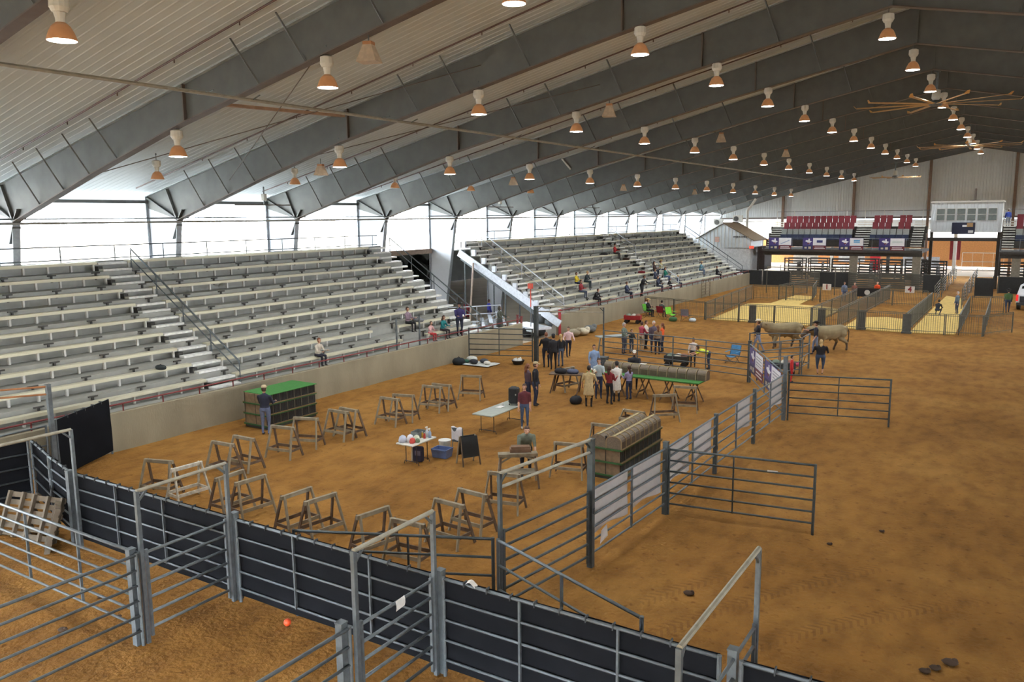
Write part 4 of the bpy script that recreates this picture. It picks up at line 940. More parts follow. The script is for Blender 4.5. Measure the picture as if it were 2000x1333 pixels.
# ================================================================ people: one continuous remeshed body each, clothes by region, hair and hat as parts
SKIN = [S('skin_fair', 208, 160, 132, rough=.55, var=.05), S('skin_tan', 186, 136, 106, rough=.55, var=.05)]
def cl(rgb): return S('cloth_%d_%d_%d' % rgb, *rgb, rough=.85, var=.12, scale=14)
HAIR = {'brown': S('hair_brown', 74, 50, 36, rough=.7), 'dark': S('hair_dark', 36, 28, 25, rough=.6), 'blonde': S('hair_blonde', 190, 158, 104, rough=.6), 'grey': S('hair_grey', 178, 172, 164, rough=.7), 'red': S('hair_auburn', 122, 72, 44, rough=.6)}
PENDING = []
def body_parts(h=1.75, fat=1.0, pose='stand', lean=0.0, arms=((.1, .12, .25), (.1, .12, .25)), coat=False, step=.0, headtilt=0.0, turn=0.0):
    """returns primitives for the remesh union and the bone list used to colour regions; local frame faces +Y"""
    k = h/1.75; m = MB(); bones = []
    def cap(p, q, r1, r2, reg):
        p, q = Vector(p), Vector(q); m.tube(p, q, r1, r2, n=10); m.ball(p, r1, 8, 5); m.ball(q, r2, 8, 5); bones.append((p, q, max(r1, r2), reg))
    if pose == 'sit': hz, hy = .52, 0
    elif pose == 'crouch': hz, hy = .45, -.1
    else: hz, hy = .93, 0
    pel = Vector((0, hy, hz)); sp = Vector((0, math.sin(lean), math.cos(lean)))
    at = lambda d, x=0.0, f=0.0: pel+sp*d+Vector((x, 0, 0))+Vector((0, math.cos(lean), -math.sin(lean)))*f
    # torso rings
    rings = [(-.06, .15, .115), (.05, .165, .12), (.16, .148, .108), (.3, .165, .115), (.42, .185, .115), (.5, .165, .095), (.555, .08, .07)]
    vs = []; n = 14; fw = Vector((0, math.cos(lean), -math.sin(lean)))
    for d, rx, ry in rings:
        for t in range(n): a = t*2*PI/n; vs.append(pel+sp*d+Vector((math.cos(a)*rx*fat, 0, 0))+fw*math.sin(a)*ry*fat)
    fs = [(i*n+j, i*n+(j+1) % n, (i+1)*n+(j+1) % n, (i+1)*n+j) for i in range(len(rings)-1) for j in range(n)]+[tuple(range(n-1, -1, -1)), tuple(range((len(rings)-1)*n, len(rings)*n))]
    m.add(vs, fs); bones.append((at(.1), at(.45), .16*fat, 'top')); bones.append((at(-.05), at(.02), .17*fat, 'legs'))
    cap(at(.5), at(.62), .058, .052, 'skin')
    hd = at(.62)+Vector((0, .015+.08*headtilt, .115-.03*headtilt)); m.ball(hd, (.08, .098, .12), 12, 8); m.ball(hd+Vector((0, .035, -.06)), (.058, .06, .05), 8, 5); bones.append((hd, hd+Vector((0, 0, .01)), .1, 'skin'))
    hands = []
    for s, (sw, ab, el) in zip((-1, 1), arms):
        sh = at(.455, s*.19*fat)
        d1 = Vector((s*math.sin(ab), math.cos(ab)*math.sin(sw), -math.cos(ab)*math.cos(sw))); e = sh+d1*.29
        a2 = sw+el; d2 = Vector((s*math.sin(ab)*.4-s*.15*min(1, el), math.cos(ab*.5)*math.sin(a2), -math.cos(ab*.5)*math.cos(a2))).normalized(); w = e+d2*.25
        cap(sh, e, .062*fat**.5, .048, 'sleeve'); cap(e, w, .046, .034, 'fore'); hnd = w+d2*.06; cap(w+d2*.03, hnd+d2*.01, .036, .036, 'skin'); hands.append((w, d2, s))
    feet = []
    for s in (-1, 1):
        hp = pel+Vector((s*.095*fat, 0, -.02)); ph = s*step
        if pose == 'sit': kn = hp+Vector((s*.03, .44, -.02)); an = kn+Vector((0, -.02, -.42))
        elif pose == 'crouch': kn = hp+Vector((s*.08, .38, .05)); an = Vector((s*.14, hy+.12, .09))
        else: kn = hp+Vector((s*.01, .03+.22*ph, -.42)); an = Vector((s*.11, .42*ph-.03, .09))
        cap(hp, kn, .09*fat, .06*fat**.5, 'legs'); cap(kn, kn+(an-kn)*.5, .058, .05, 'legs'); cap(kn+(an-kn)*.5, an, .05, .042, 'shin')
        cap(an+Vector((0, 0, -.04)), an+Vector((0, .13, -.05)), .043, .038, 'shoe'); feet.append(an)
    if coat:
        n = 14; vs = []
        for z, rx, ry in ((hz+.1, .16, .12), (hz-.15, .19, .14), (hz-.42, .21, .16)):
            for t in range(n): a = t*2*PI/n; vs.append((math.cos(a)*rx*fat, hy+math.sin(a)*ry*fat, z))
        m.add(vs, [(i*n+j, i*n+(j+1) % n, (i+1)*n+(j+1) % n, (i+1)*n+j) for i in range(2) for j in range(n)]+[tuple(range(n-1, -1, -1)), tuple(range(2*n, 3*n))]); bones.append((Vector((0, hy, hz)), Vector((0, hy, hz-.4)), .21, 'top'))
    return m, bones, hd, hands, k
def person(loc, rz, label, top=(60, 60, 60), legs=(50, 60, 90), shoe=(50, 45, 40), hair='brown', hat=None, hatc=(190, 170, 130), long_hair=False, short=False, shorts=False, skin=0, h=1.72, z=None, **kw):
    """queues a person; the bodies are remeshed together in one go at the end"""
    m, bones, hd, hands, k = body_parts(h=h, **kw)
    tmp = bpy.data.objects.new('tmp', m.mesh('tmp', SKIN[0])); COL.objects.link(tmp)
    r = tmp.modifiers.new('r', 'REMESH'); r.mode = 'VOXEL'; r.voxel_size = .026; r.use_smooth_shade = True
    sm = tmp.modifiers.new('s', 'SMOOTH'); sm.iterations = 2; sm.factor = .5
    PENDING.append((tmp, bones, hd, hands, k, loc, rz, label, top, legs, shoe, hair, hat, hatc, long_hair, short, shorts, skin))
def seg_d(p, a, b):
    ab = b-a; L = ab.length_squared; t = 0 if L < 1e-9 else max(0, min(1, (p-a).dot(ab)/L)); return (p-a-ab*t).length
def finish_people():
    dg = bpy.context.evaluated_depsgraph_get()
    made = []
    for q in PENDING: made.append(bpy.data.meshes.new_from_object(q[0].evaluated_get(dg)))
    for q, me in zip(PENDING, made):
        tmp, bones, hd, hands, k, loc, rz, label, top, legs, shoe, hair, hat, hatc, long_hair, short, shorts, skin = q
        bpy.data.objects.remove(tmp)
        sk = SKIN[skin]; mats = [sk, cl(top), cl(legs), cl(shoe), HAIR['dark']]
        idx = {'skin': 0, 'top': 1, 'sleeve': 1, 'fore': 0 if short else 1, 'legs': 2, 'shin': 0 if shorts else 2, 'shoe': 3}
        x = MB(); ev = [tuple(v.co) for v in me.vertices]; ef = [tuple(p.vertices) for p in me.polygons]
        cen = [p.center.copy() for p in me.polygons]
        for c, f in zip(cen, ef):
            best = min(bones, key=lambda b: seg_d(c, b[0], b[1])/b[2]); x.f.append(f); x.m.append(idx[best[3]])
        x.v = ev
        # face: nose, ears, eyes, brow and mouth
        x.mi = 0; x.ball(hd+Vector((0, .1, -.012)), (.014, .02, .022), 6, 4)
        for s in (-1, 1): x.ball(hd+Vector((s*.08, -.005, -.01)), (.012, .022, .032), 6, 4)
        x.mi = 4
        for s in (-1, 1): x.ball(hd+Vector((s*.032, .088, .012)), (.012, .008, .008), 6, 4)
        x.mi = 0
        # fingers: four of unequal length, slightly curled, and a thumb from the side of the palm
        for w, d, s in hands:
            sx, sy, _ = _frame(d)
            base = w+d*.085
            for i, ln in enumerate((.062, .075, .07, .054)):
                p0 = base+sx*(i-1.5)*.018; p1 = p0+d*ln*.55; p2 = p1+(d*.75-sy*.5*(1 if sy.y < 0 else -1)*.6).normalized()*ln*.45; x.path([p0-d*.02, p1, p2], [.0095, .009, .007], 5)
            p0 = w+d*.045+sx*(-s)*.034; x.path([p0-sx*(-s)*.015, p0+d*.03+sx*(-s)*.018, p0+d*.06+sx*(-s)*.02], [.011, .01, .008], 5)
        t = thing('person', label, 'person', loc, rz, None); t.scale = (k, k, k)
        o = x.obj('body', mats, t, smooth=True); bpy.data.meshes.remove(me)
        if hair:
            y = MB(); n, kk = 14, 8; vs = []; y.ball(hd+Vector((0, -.012, .012)), (.09, .106, .124), n, kk)
            y.f = [f for f in y.f if not (sum(y.v[i][1] for i in f)/len(f) > hd.y+.045 and sum(y.v[i][2] for i in f)/len(f) < hd.z+.055) and sum(y.v[i][2] for i in f)/len(f) > hd.z-.085]; y.m = [0]*len(y.f)
            if long_hair: y.path([hd+Vector((0, -.085, .03)), hd+Vector((0, -.105, -.1)), hd+Vector((0, -.1, -.22)), hd+Vector((0, -.1, -.3))], [.07, .075, .06, .03], 8)
            y.obj('hair', HAIR[hair], t, smooth=True)
        if hat == 'cowboy':
            y = MB(); y.grid(lambda a, b: (hd.x+math.cos(a*2*PI)*(.09+.08*b), hd.y+math.sin(a*2*PI)*(.1+.1*b), hd.z+.07+.05*b*b*abs(math.cos(a*2*PI))), 20, 3); v = y.v[:]; y.add([(p[0], p[1], p[2]+.01) for p in v], [tuple(reversed(f)) for f in y.f[:]])
            y.lathe([(.105, .07), (.1, .13), (.085, .185), (.03, .175)], hd, 14, .95, 1.1); y.obj('cowboy_hat', cl(hatc), t, smooth=True)
        elif hat == 'cap':
            y = MB(); y.lathe([(.1, .045), (.098, .085), (.075, .13), (.02, .145)], hd, 14, .95, 1.08); y.prism([hd+Vector((-.075, .08, .05)), hd+Vector((.075, .08, .05)), hd+Vector((.05, .18, .035)), hd+Vector((-.05, .18, .035))], (0, 0, .012)); y.obj('cap', cl(hatc), t, smooth=True)
        elif hat == 'hood':
            y = MB(); y.ball(hd+Vector((0, -.03, -.0)), (.115, .12, .15), 12, 7); y.f = [f for f in y.f if sum(y.v[i][1] for i in f)/len(f) < hd.y+.05]; y.m = [0]*len(y.f); y.obj('hood', cl(hatc), t, smooth=True)
def face(p, off):
    """heading that looks at the viewer, turned by off degrees (+ = towards picture right)"""
    d = -Vector((p[0], p[1])); a = math.atan2(-d.x, d.y); return a+math.radians(off)
def fp(u, v, off, label, **kw):
    p = G(u, v); person((p.x, p.y, 0), face(p, off), label, **kw)
BLK = (30, 30, 34); JEAN = (74, 92, 124); DJ = (44, 52, 74); NVY = (38, 42, 58)
A0 = ((.08, .14, .2), (.05, .14, .25)); AF = ((.5, .1, 1.2), (.5, .1, 1.1)); AH = ((.15, .35, 1.3), (.15, .35, 1.3)); AX = ((.4, .1, 1.5), (.4, .1, 1.6))
person((-23.0, 19.5, 0), math.radians(25), 'person in navy jacket and jeans working at the turf-topped rack', top=NVY, legs=(104, 116, 146), hat='cap', hatc=(196, 176, 140), hair='brown', arms=AF, h=1.8, fat=1.12)
fp(1025, 838, 0, 'person in maroon T-shirt and jeans standing by the grey table', top=(98, 44, 50), legs=JEAN, short=True, hair='brown', long_hair=True, arms=((.05, .1, .15), (.05, .14, .2)), h=1.68, shoe=(190, 186, 180))
fp(1046, 793, 75, 'person in black jacket and tan cap behind the grey table', top=BLK, legs=DJ, hat='cap', hatc=(186, 168, 130), arms=A0, h=1.82, fat=1.1)
fp(1031, 789, 120, 'person in dusky purple top beside the tan-capped one', top=(84, 66, 74), legs=DJ, hair='red', long_hair=True, arms=A0, h=1.68)
person((-12.25, 20.1, 0), face((-12.25, 20.1), 5), 'person in grey-green shirt bending over a small cage on a sawhorse', top=(112, 118, 102), legs=(40, 40, 48), short=True, hair='brown', lean=.55, arms=((.35, .1, .5), (.3, .1, .6)), headtilt=1.0, h=1.8, fat=1.1)
fp(1150, 795, 170, 'person in long tan coat seen from behind at the cage table', top=(190, 168, 124), legs=(40, 38, 40), hair='dark', coat=True, short=True, arms=((.1, .25, .3), (.2, .35, .8)), h=1.7, fat=1.15)
fp(1169, 779, 10, 'person in pale blue and white top holding a chicken', top=(176, 188, 190), legs=(48, 58, 84), hair='brown', arms=AX, h=1.74)
fp(1190, 790, 150, 'person in dark red sweater with hair tied back', top=(126, 34, 40), legs=(36, 38, 46), hair='brown', long_hair=True, arms=AX, h=1.6)
fp(1204, 785, 200, 'person in white coat at the cage table', top=(226, 222, 214), legs=(38, 38, 46), hair='dark', coat=True, arms=AX, h=1.72)
fp(1228, 781, 215, 'child in lavender shirt with a ponytail', top=(150, 144, 176), legs=(52, 62, 90), hair='brown', long_hair=True, arms=AX, h=1.45)
person((-14.55, 33.35, 0), face((-14.55, 33.35), 0), 'person in black shirt and white cap writing behind the green table', top=(44, 42, 46), legs=BLK, hat='cap', hatc=(226, 220, 206), arms=((.55, .1, 1.0), (.55, .1, 1.0)), h=1.75, fat=1.2)
fp(1160, 742, 15, 'person in light blue quilted jacket behind the green table', top=(138, 162, 196), legs=(128, 146, 176), hair='brown', arms=((.1, .2, .4), (.1, .2, .4)), h=1.68, fat=1.1, coat=True)
fp(1067, 718, 190, 'person in black with hands on hips, leftmost of the trio at the open frame', top=BLK, legs=NVY, hair='red', arms=AH, h=1.82, fat=1.2)
fp(1081, 722, 195, 'person in black shirt with pale back print, middle of the trio', top=(34, 34, 38), legs=BLK, hair='dark', arms=A0, h=1.8, fat=1.1, hat='cap', hatc=(30, 30, 34))
fp(1095, 716, 200, 'person in black top and jeans, right of the trio', top=BLK, legs=(78, 92, 112), hair='blonde', long_hair=True, arms=A0, h=1.68)
fp(1110, 697, 10, 'person in pale pink jacket walking through the open frame', top=(224, 190, 190), legs=(40, 42, 56), hair='brown', arms=((.3, .3, .9), (.2, .3, .9)), step=.5, h=1.66, fat=1.15)
fp(1218, 691, 60, 'person in grey-green shirt behind the fence at the grey table', top=(108, 120, 108), legs=(70, 78, 98), hair='grey', arms=AF, h=1.75)
fp(1233, 690, 30, 'child in dark shirt behind the grey table', top=(50, 56, 58), legs=(60, 70, 90), hair='brown', arms=AF, h=1.35)
fp(1253, 687, 130, 'person in rose pink shirt behind the fence', top=(176, 70, 86), legs=(176, 160, 136), hair='brown', arms=AF, h=1.72, fat=1.1)
fp(1261, 682, 70, 'person in white shirt beside the rose pink shirt', top=(222, 214, 202), legs=BLK, hair='brown', arms=AF, h=1.66)
fp(1276, 690, 20, 'white-haired person in dark vest behind the fence', top=(96, 84, 96), legs=(52, 60, 84), hair='grey', arms=A0, h=1.82, fat=1.15)
fp(1284, 693, 200, 'person in tan patterned top with long hair behind the fence', top=(132, 108, 84), legs=NVY, hair='red', long_hair=True, arms=A0, h=1.64)
fp(1293, 688, 250, 'person in bright orange top behind the fence', top=(224, 92, 40), legs=(44, 54, 74), hair='red', long_hair=True, arms=A0, h=1.66)
fp(1353, 717, 0, 'child in white T-shirt with dark sleeves behind the fence', top=(224, 212, 206), legs=(48, 54, 64), hair='dark', arms=((.05, .25, .2), (.05, .25, .2)), h=1.5, skin=1)
fp(1384, 722, -80, 'person in yellow T-shirt bending to the ground', top=(212, 222, 66), legs=(54, 70, 96), hair='brown', short=True, lean=1.25, arms=((1.1, .1, .2), (1.1, .1, .2)), headtilt=.5, h=1.6)
fp(1480, 688, -85, 'person in black shirt and white hat leading the first bull', top=(34, 34, 42), legs=(128, 140, 168), hat='cowboy', hatc=(222, 212, 190), arms=((.6, .1, .7), (.1, .15, .3)), step=.7, h=1.8)
fp(1592, 693, -70, 'person in dark T-shirt and black hat beside the second bull', top=(34, 36, 48), legs=(112, 124, 150), hat='cowboy', hatc=(30, 28, 30), arms=((.1, .1, .5), (1.2, .3, .6)), short=True, step=.3, h=1.8)
fp(1601, 731, 185, 'person in black top and denim capris with blonde hair', top=(30, 28, 32), legs=(58, 72, 96), hair='blonde', long_hair=True, shorts=True, arms=((.3, .35, 1.0), (.3, .35, 1.0)), h=1.68, fat=1.4, shoe=(60, 56, 54))
fp(1545, 747, 90, 'child in red top with striped cape behind the tall corner post', top=(204, 44, 44), legs=(196, 40, 44), hair='dark', arms=A0, h=1.25)
fp(1967, 611, 190, 'person in green shirt walking toward the white pickup', top=(74, 104, 62), legs=(56, 66, 88), hair='dark', hat='cowboy', hatc=(40, 36, 34), arms=A0, step=.4, h=1.78, fat=1.15)
person((-10.9, 78.5, 0), face((-10.9, 78.5), 10), 'person in orange vest among the far pens', top=(226, 84, 36), legs=(56, 60, 70), hair='brown', arms=A0, h=1.72)
person((-5.3, 69.5, 0), face((-5.3, 69.5), 160), 'person crouching in the yellow alley', top=(44, 46, 54), legs=(60, 66, 82), hair='dark', pose='crouch', lean=.5, arms=AF, h=1.7)
person((-4.1, 71.0, 0), face((-4.1, 71), -60), 'person in blue-grey shirt right of the yellow alley', top=(96, 112, 124), legs=(64, 72, 92), hair='grey', arms=A0, h=1.72)
person((-13.4, 77.0, 0), face((-13.4, 77.), 20), 'person in pale denim shirt left of the black pen banner', top=(112, 124, 148), legs=JEAN, hair='brown', arms=A0, h=1.72)
person((-12.6, 77.3, 0), face((-12.6, 77.3), -20), 'person in rust shirt beside the black pen banner', top=(134, 84, 72), legs=DJ, hair='brown', arms=A0, h=1.7)
person((-1.6, 94.6, 6.3), face((-1.6, 94.6), 200), 'person in blue shirt and white cap on the right grandstand stairs', top=(52, 72, 150), legs=(120, 126, 132), hat='cap', hatc=(224, 224, 224), arms=A0, h=1.75, fat=1.1)
# ---- spectators on the bleachers (feet on the foot board of their row)
def spect(row, y, label, dy=0, off=0, seat=True, **kw):
    z = ROWZ(row)-.41; x = ROWX(row)-.12
    if seat: person((x, y, z), -PI/2+math.radians(off), label, pose='sit', **kw)
    else: person((x+.45, y, z), -PI/2+math.radians(off), label, **kw)
spect(0, 25.7, 'seated person in cream top with red hair on the nearer front bench', top=(200, 188, 170), legs=(44, 42, 54), hair='red', arms=AF, lean=.25, h=1.6)
spect(1, 33.1, 'seated person in grey jacket and pink shirt on the nearer bleachers', top=(150, 128, 140), legs=BLK, hair='brown', arms=AF, h=1.66)
spect(0, 33.9, 'seated child in white and red on the nearer front bench', top=(214, 170, 168), legs=(190, 60, 64), hair='brown', arms=AF, lean=.2, h=1.35)
spect(0, 35.0, 'seated person in teal shirt on the nearer front bench', top=(32, 122, 124), legs=(70, 64, 66), hair='brown', long_hair=True, arms=AF, lean=.2, h=1.6)
spect(0, 36.0, 'person in purple shirt and black hat standing at the rail with back turned', seat=False, off=-35, top=(52, 44, 92), legs=NVY, hat='cowboy', hatc=(34, 30, 30), arms=AF, h=1.8, fat=1.2)
person((-26.45, 40.5, .75), -PI/2+.3, 'person in dark green hooded coat leaning on the wall rail past the bleacher end', top=(74, 78, 66), legs=(60, 60, 60), hat='hood', hatc=(70, 64, 54), arms=((.5, .5, .8), (.5, .5, .8)), h=1.7, fat=1.4, coat=True)
person((-33.2, 49.4, 0), face((-33.2, 49.4), 120), 'person in bright blue shirt passing under the farther bleachers', top=(60, 66, 168), legs=(60, 60, 84), hair='brown', arms=A0, h=1.75)
spect(2, 53.9, 'seated person in yellow shirt on the farther bleachers', top=(220, 192, 46), legs=DJ, hair='brown', arms=AF, h=1.6)
spect(1, 53.0, 'seated person in dark red shirt below the yellow shirt', top=(140, 40, 46), legs=(72, 84, 104), hair='dark', arms=AF, h=1.7)
spect(2, 55.4, 'seated person in dark coat beside the yellow shirt', top=(52, 62, 66), legs=(46, 62, 66), hair='blonde', arms=AF, lean=.3, h=1.66)
spect(0, 53.6, 'seated person in black with a pink toy on the farther front bench', top=BLK, legs=(40, 36, 40), hair='brown', arms=AF, lean=.5, h=1.66, fat=1.2)
spect(0, 59.3, 'seated person in navy shirt on the farther front bench', top=(60, 70, 96), legs=NVY, hair='brown', arms=AF, h=1.68, fat=1.1)
spect(0, 61.3, 'broad person in black jacket leaning on the rail', seat=False, top=BLK, legs=BLK, hair='brown', arms=((.6, .5, .7), (.6, .5, .7)), lean=.35, h=1.7, fat=1.35)
spect(5, 66.0, 'seated person in red shirt high on the farther bleachers', top=(178, 40, 46), legs=(52, 46, 46), hat='cap', hatc=(40, 36, 36), arms=AF, h=1.68)
spect(0, 65.8, 'seated person in navy at the left of the farther group', top=(52, 56, 76), legs=(70, 74, 90), hair='brown', arms=AF, h=1.7)
spect(1, 67.2, 'seated person in grey-blue at the middle of the farther group', top=(64, 70, 92), legs=DJ, hair='brown', arms=AF, h=1.68)
spect(1, 69.6, 'seated person in teal green in the farther group', top=(34, 128, 108), legs=JEAN, hair='brown', long_hair=True, arms=AF, h=1.66)
spect(2, 70.6, 'seated person in cream with straw hat in the farther group', top=(206, 190, 128), legs=DJ, hat='cowboy', hatc=(216, 190, 126), arms=AF, h=1.7)
spect(2, 69.0, 'seated person with long dark hair in the farther group', top=(80, 60, 58), legs=DJ, hair='dark', long_hair=True, arms=AF, h=1.66)
spect(0, 70.6, 'seated child in denim at the right of the farther group', top=(84, 94, 112), legs=DJ, hair='blonde', arms=AF, h=1.4)
spect(0, 68.2, 'seated child in black at the rail below the farther group', top=BLK, legs=BLK, hair='dark', arms=AF, lean=.4, h=1.3)
spect(1, 79.0, 'seated person in light blue shirt and straw hat, right of the group', top=(112, 158, 178), legs=(90, 106, 130), hat='cowboy', hatc=(214, 190, 150), arms=AF, lean=.2, h=1.72, fat=1.1)
spect(0, 81.7, 'seated person in black at the far right end of the front bench', top=BLK, legs=BLK, hair='brown', arms=AF, h=1.66, fat=1.1)
# ================================================================ bulls
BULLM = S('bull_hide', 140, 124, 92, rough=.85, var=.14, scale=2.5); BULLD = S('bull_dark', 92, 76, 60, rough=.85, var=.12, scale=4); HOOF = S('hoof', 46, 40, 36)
BULLS = []
def bull(loc, rz, label, ph, headz=0.0, s=1.0):
    m = MB(); bones = []
    def chain(pts, reg, n=12):
        m.path([p for p, r in pts], [r for p, r in pts], n)
        for p, r in pts: m.ball(p, r*.98, 10, 6)
        for (p, r), (q, r2) in zip(pts[:-1], pts[1:]): bones.append((Vector(p), Vector(q), (r+r2)/2, reg))
    chain([((0, -.98, 1.2), .24), ((0, -.75, 1.17), .35), ((0, -.25, 1.1), .4), ((0, .3, 1.08), .41), ((0, .65, 1.12), .38), ((0, .9, 1.2), .3)], 'b', 16)
    chain([((0, .45, 1.3), .22), ((0, .75, 1.32), .22), ((0, 1.15, 1.34+headz*.4), .23), ((0, 1.35, 1.38+headz*.7), .19)], 'b')
    chain([((0, .8, .9), .2), ((0, 1.1, 1.12+headz*.3), .16)], 'b')
    chain([((0, 1.36, 1.42+headz), .15), ((0, 1.55, 1.33+headz), .155), ((0, 1.75, 1.18+headz), .11), ((0, 1.84, 1.1+headz), .095)], 'd')
    chain([((0, -.3, .8), .16), ((0, -.1, .72), .09), ((0, -.05, .64), .05)], 'b')
    for sx, a in ((-1, ph), (1, -ph)):
        x = sx*.21
        chain([((x, .55, .9), .2), ((x, .58+.12*a, .66), .13), ((x, .62+.34*a, .42), .085), ((x, .58+.5*a-.06*abs(a), .2), .06), ((x, .6+.52*a, .08), .07)], 'b')
        chain([((x, -.72, 1.02), .27), ((x, -.58-.1*a, .74), .17), ((x, -.86-.28*a, .48), .085), ((x, -.82-.42*a, .22), .062), ((x, -.78-.44*a, .08), .07)], 'b')
        m.path([(sx*.12, 1.33, 1.5+headz), (sx*.26, 1.28, 1.47+headz), (sx*.34, 1.28, 1.43+headz)], [.04, .055, .02], 8)
    tmp = bpy.data.objects.new('tmp', m.mesh('tmp', BULLM)); COL.objects.link(tmp)
    r = tmp.modifiers.new('r', 'REMESH'); r.mode = 'VOXEL'; r.voxel_size = .032; r.use_smooth_shade = True; sm = tmp.modifiers.new('s', 'SMOOTH'); sm.iterations = 4
    BULLS.append((tmp, bones, loc, rz, label, headz, ph, s))
def finish_bulls():
    dg = bpy.context.evaluated_depsgraph_get()
    for tmp, bones, loc, rz, label, hz, ph, s in BULLS:
        me = bpy.data.meshes.new_from_object(tmp.evaluated_get(dg)); x = MB(); x.v = [tuple(v.co) for v in me.vertices]
        for p in me.polygons:
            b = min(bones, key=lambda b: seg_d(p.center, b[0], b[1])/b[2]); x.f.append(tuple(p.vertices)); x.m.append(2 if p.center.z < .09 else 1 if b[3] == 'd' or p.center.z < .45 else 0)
        bpy.data.objects.remove(tmp)
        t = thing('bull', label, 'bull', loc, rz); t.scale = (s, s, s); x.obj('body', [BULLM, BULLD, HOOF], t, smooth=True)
        m = MB(); m.path([(0, -1.2, 1.3), (0, -1.32, 1.1), (0, -1.33, .7), (.02, -1.3, .45)], [.04, .035, .028, .05], 8); m.obj('tail', BULLD, t, smooth=True)
        for sx in (-1, 1):
            m = MB(); m.ball((sx*.125, 1.55, 1.4+hz), .022, 6, 4); m.obj('eye', BLACKP, t)
        m = MB(); m.path([(0, 1.84, 1.1+hz), (.12, 1.72, 1.2+hz), (.16, 1.45, 1.4+hz)], .012, 5); m.obj('halter', S('halter', 70, 60, 50), t)
def head_of(a, b): d = Vector(b)-Vector(a); return math.atan2(-d.x, d.y)
b1a, b1b = G(1552, 679), G(1508, 681)
bull(((b1a.x+b1b.x)/2, (b1a.y+b1b.y)/2, 0), head_of(b1a, b1b), 'large tan bull walking behind its handler in the white hat', .35, .05, 1.0)
b2a, b2b = G(1640, 685), G(1596, 688)
bull(((b2a.x+b2b.x)/2, (b2a.y+b2b.y)/2, 0), head_of(b2a, b2b), 'large tan bull following behind, head lowered past the black hat', .6, -.1, 1.0)
m = MB(); p = G(1472, 690); m.tube((p.x, p.y, .1), (p.x, p.y+.05, 2.1), .012, n=5); tag(m.obj('show_stick', BLACKP), 'thin show stick held by the leading bull handler', 'stick')
# ================================================================ tables and gear on the arena floor
GREYT = S('table_grey', 158, 162, 150, rough=.6, var=.05); TLEG = S('table_leg', 74, 62, 54, rough=.5, metal=.3)
def folding_table(x0, x1, y0, y1, h, top, label):
    t = thing('folding_table', label, 'table', ((x0+x1)/2, (y0+y1)/2, 0)); wx, wy = x1-x0, y1-y0
    m = MB(); m.box((0, 0, h-.025), (wx, wy, .05)); m.obj('table_top', top, t, bevel=.012)
    for s in (-1, 1):
        y = s*(wy/2-.35)
        for q in (-1, 1):
            m = MB(); m.tube((q*wx*.32, y, .05), (q*wx*.32, y, h-.05), .016, n=6); m.obj('leg', TLEG, t)
        m = MB(); m.path([(-wx*.44, y, .0), (-wx*.4, y, .1), (wx*.4, y, .1), (wx*.44, y, .0)], .015, 6); m.obj('foot_bar', TLEG, t)
        m = MB(); m.tube((0, y, h-.1), (0, y-s*.45, h-.06), .01, n=5); m.obj('brace', TLEG, t)
    return t
folding_table(-16.55, -15.68, 23.42, 26.05, .75, GREYT, 'long grey folding table with a black case on it')
t = thing('speaker_case', 'black wheeled case standing on the grey folding table', 'case', (-15.95, 25.35, .752), .2)
m = MB(); m.box((0, 0, .37), (.38, .3, .62)); m.obj('shell', BLACKP, t, bevel=.05)
for sx in (-1, 1):
    for sy in (-1, 1):
        m = MB(); m.tube((sx*.14, sy*.1, .03), (sx*.17, sy*.1, .03), .03, n=8); m.obj('wheel', DARKB, t)
m = MB(); m.path([(-.09, 0, .68), (-.09, 0, .71), (.09, 0, .71), (.09, 0, .68)], .012, 6); m.obj('handle', DARKB, t)
m = MB(); m.box((.12, -.155, .42), (.04, .01, .05)); m.obj('badge', WHITEP, t)
m = MB(); m.lathe([(.04, 0), (.045, .1), (.03, .12)], (0, 0, 0), 10); o = m.obj('paper_cup', WHITEP); o.location = (-16.25, 25.0, .751); tag(o, 'white cup beside the black case', 'cup')
m = MB(); m.box((0, 0, .006), (.22, .3, .01)); m.box((.02, .02, .014), (.2, .28, .006)); o = m.obj('paper_stack', S('paper', 226, 222, 214)); o.location = (-16.2, 24.75, .751); tag(o, 'papers lying by the black case', 'papers')
folding_table(-16.42, -15.74, 19.02, 20.26, .75, S('table_white', 214, 210, 198, rough=.5, var=.03), 'small white folding table crowded with supplies')
def bottle(x, y, c, label, h=.24, r=.045, spray=False):
    t = thing('bottle', label, 'bottle', (x, y, .752), 0, 'supplies on the white table')
    m = MB(); m.lathe([(r, 0), (r, h*.62), (r*.45, h*.8), (r*.4, h*.88)], n=10); m.obj('flask', S('bot%d%d%d' % c, *c, rough=.3), t, smooth=True)
    m = MB(); m.lathe([(r*.45, h*.88), (r*.45, h)], n=8)
    if spray: m.box((0, -.03, h+.02), (.03, .1, .04))
    m.obj('cap', S('botcap%d' % (c[0] % 7), 226, 222, 210), t)
bottle(-16.0, 20.1, (220, 224, 230), 'white spray bottle at the far end of the white table', .3, .05, True); bottle(-15.85, 20.05, (160, 180, 210), 'pale blue spray bottle at the far end of the white table', .28, .05, True); bottle(-16.08, 19.95, (216, 170, 60), 'yellow bottle on the white table', .2, .04); bottle(-15.95, 19.9, (190, 60, 50), 'red bottle on the white table', .2, .04)
t = thing('wire_basket', 'grey wire basket on the white table', 'basket', (-16.25, 19.95, .752), .1)
m = MB(); m.box((0, 0, .01), (.3, .4, .02)); m.obj('floor', DARKB, t)
for (cx, cy, dx, dy) in ((-.15, 0, .015, .4), (.15, 0, .015, .4), (0, -.2, .3, .015), (0, .2, .3, .015)):
    m = MB(); m.box((cx, cy, .1), (dx, dy, .2)); m.obj('side', S('basket_grey', 116, 120, 116), t)
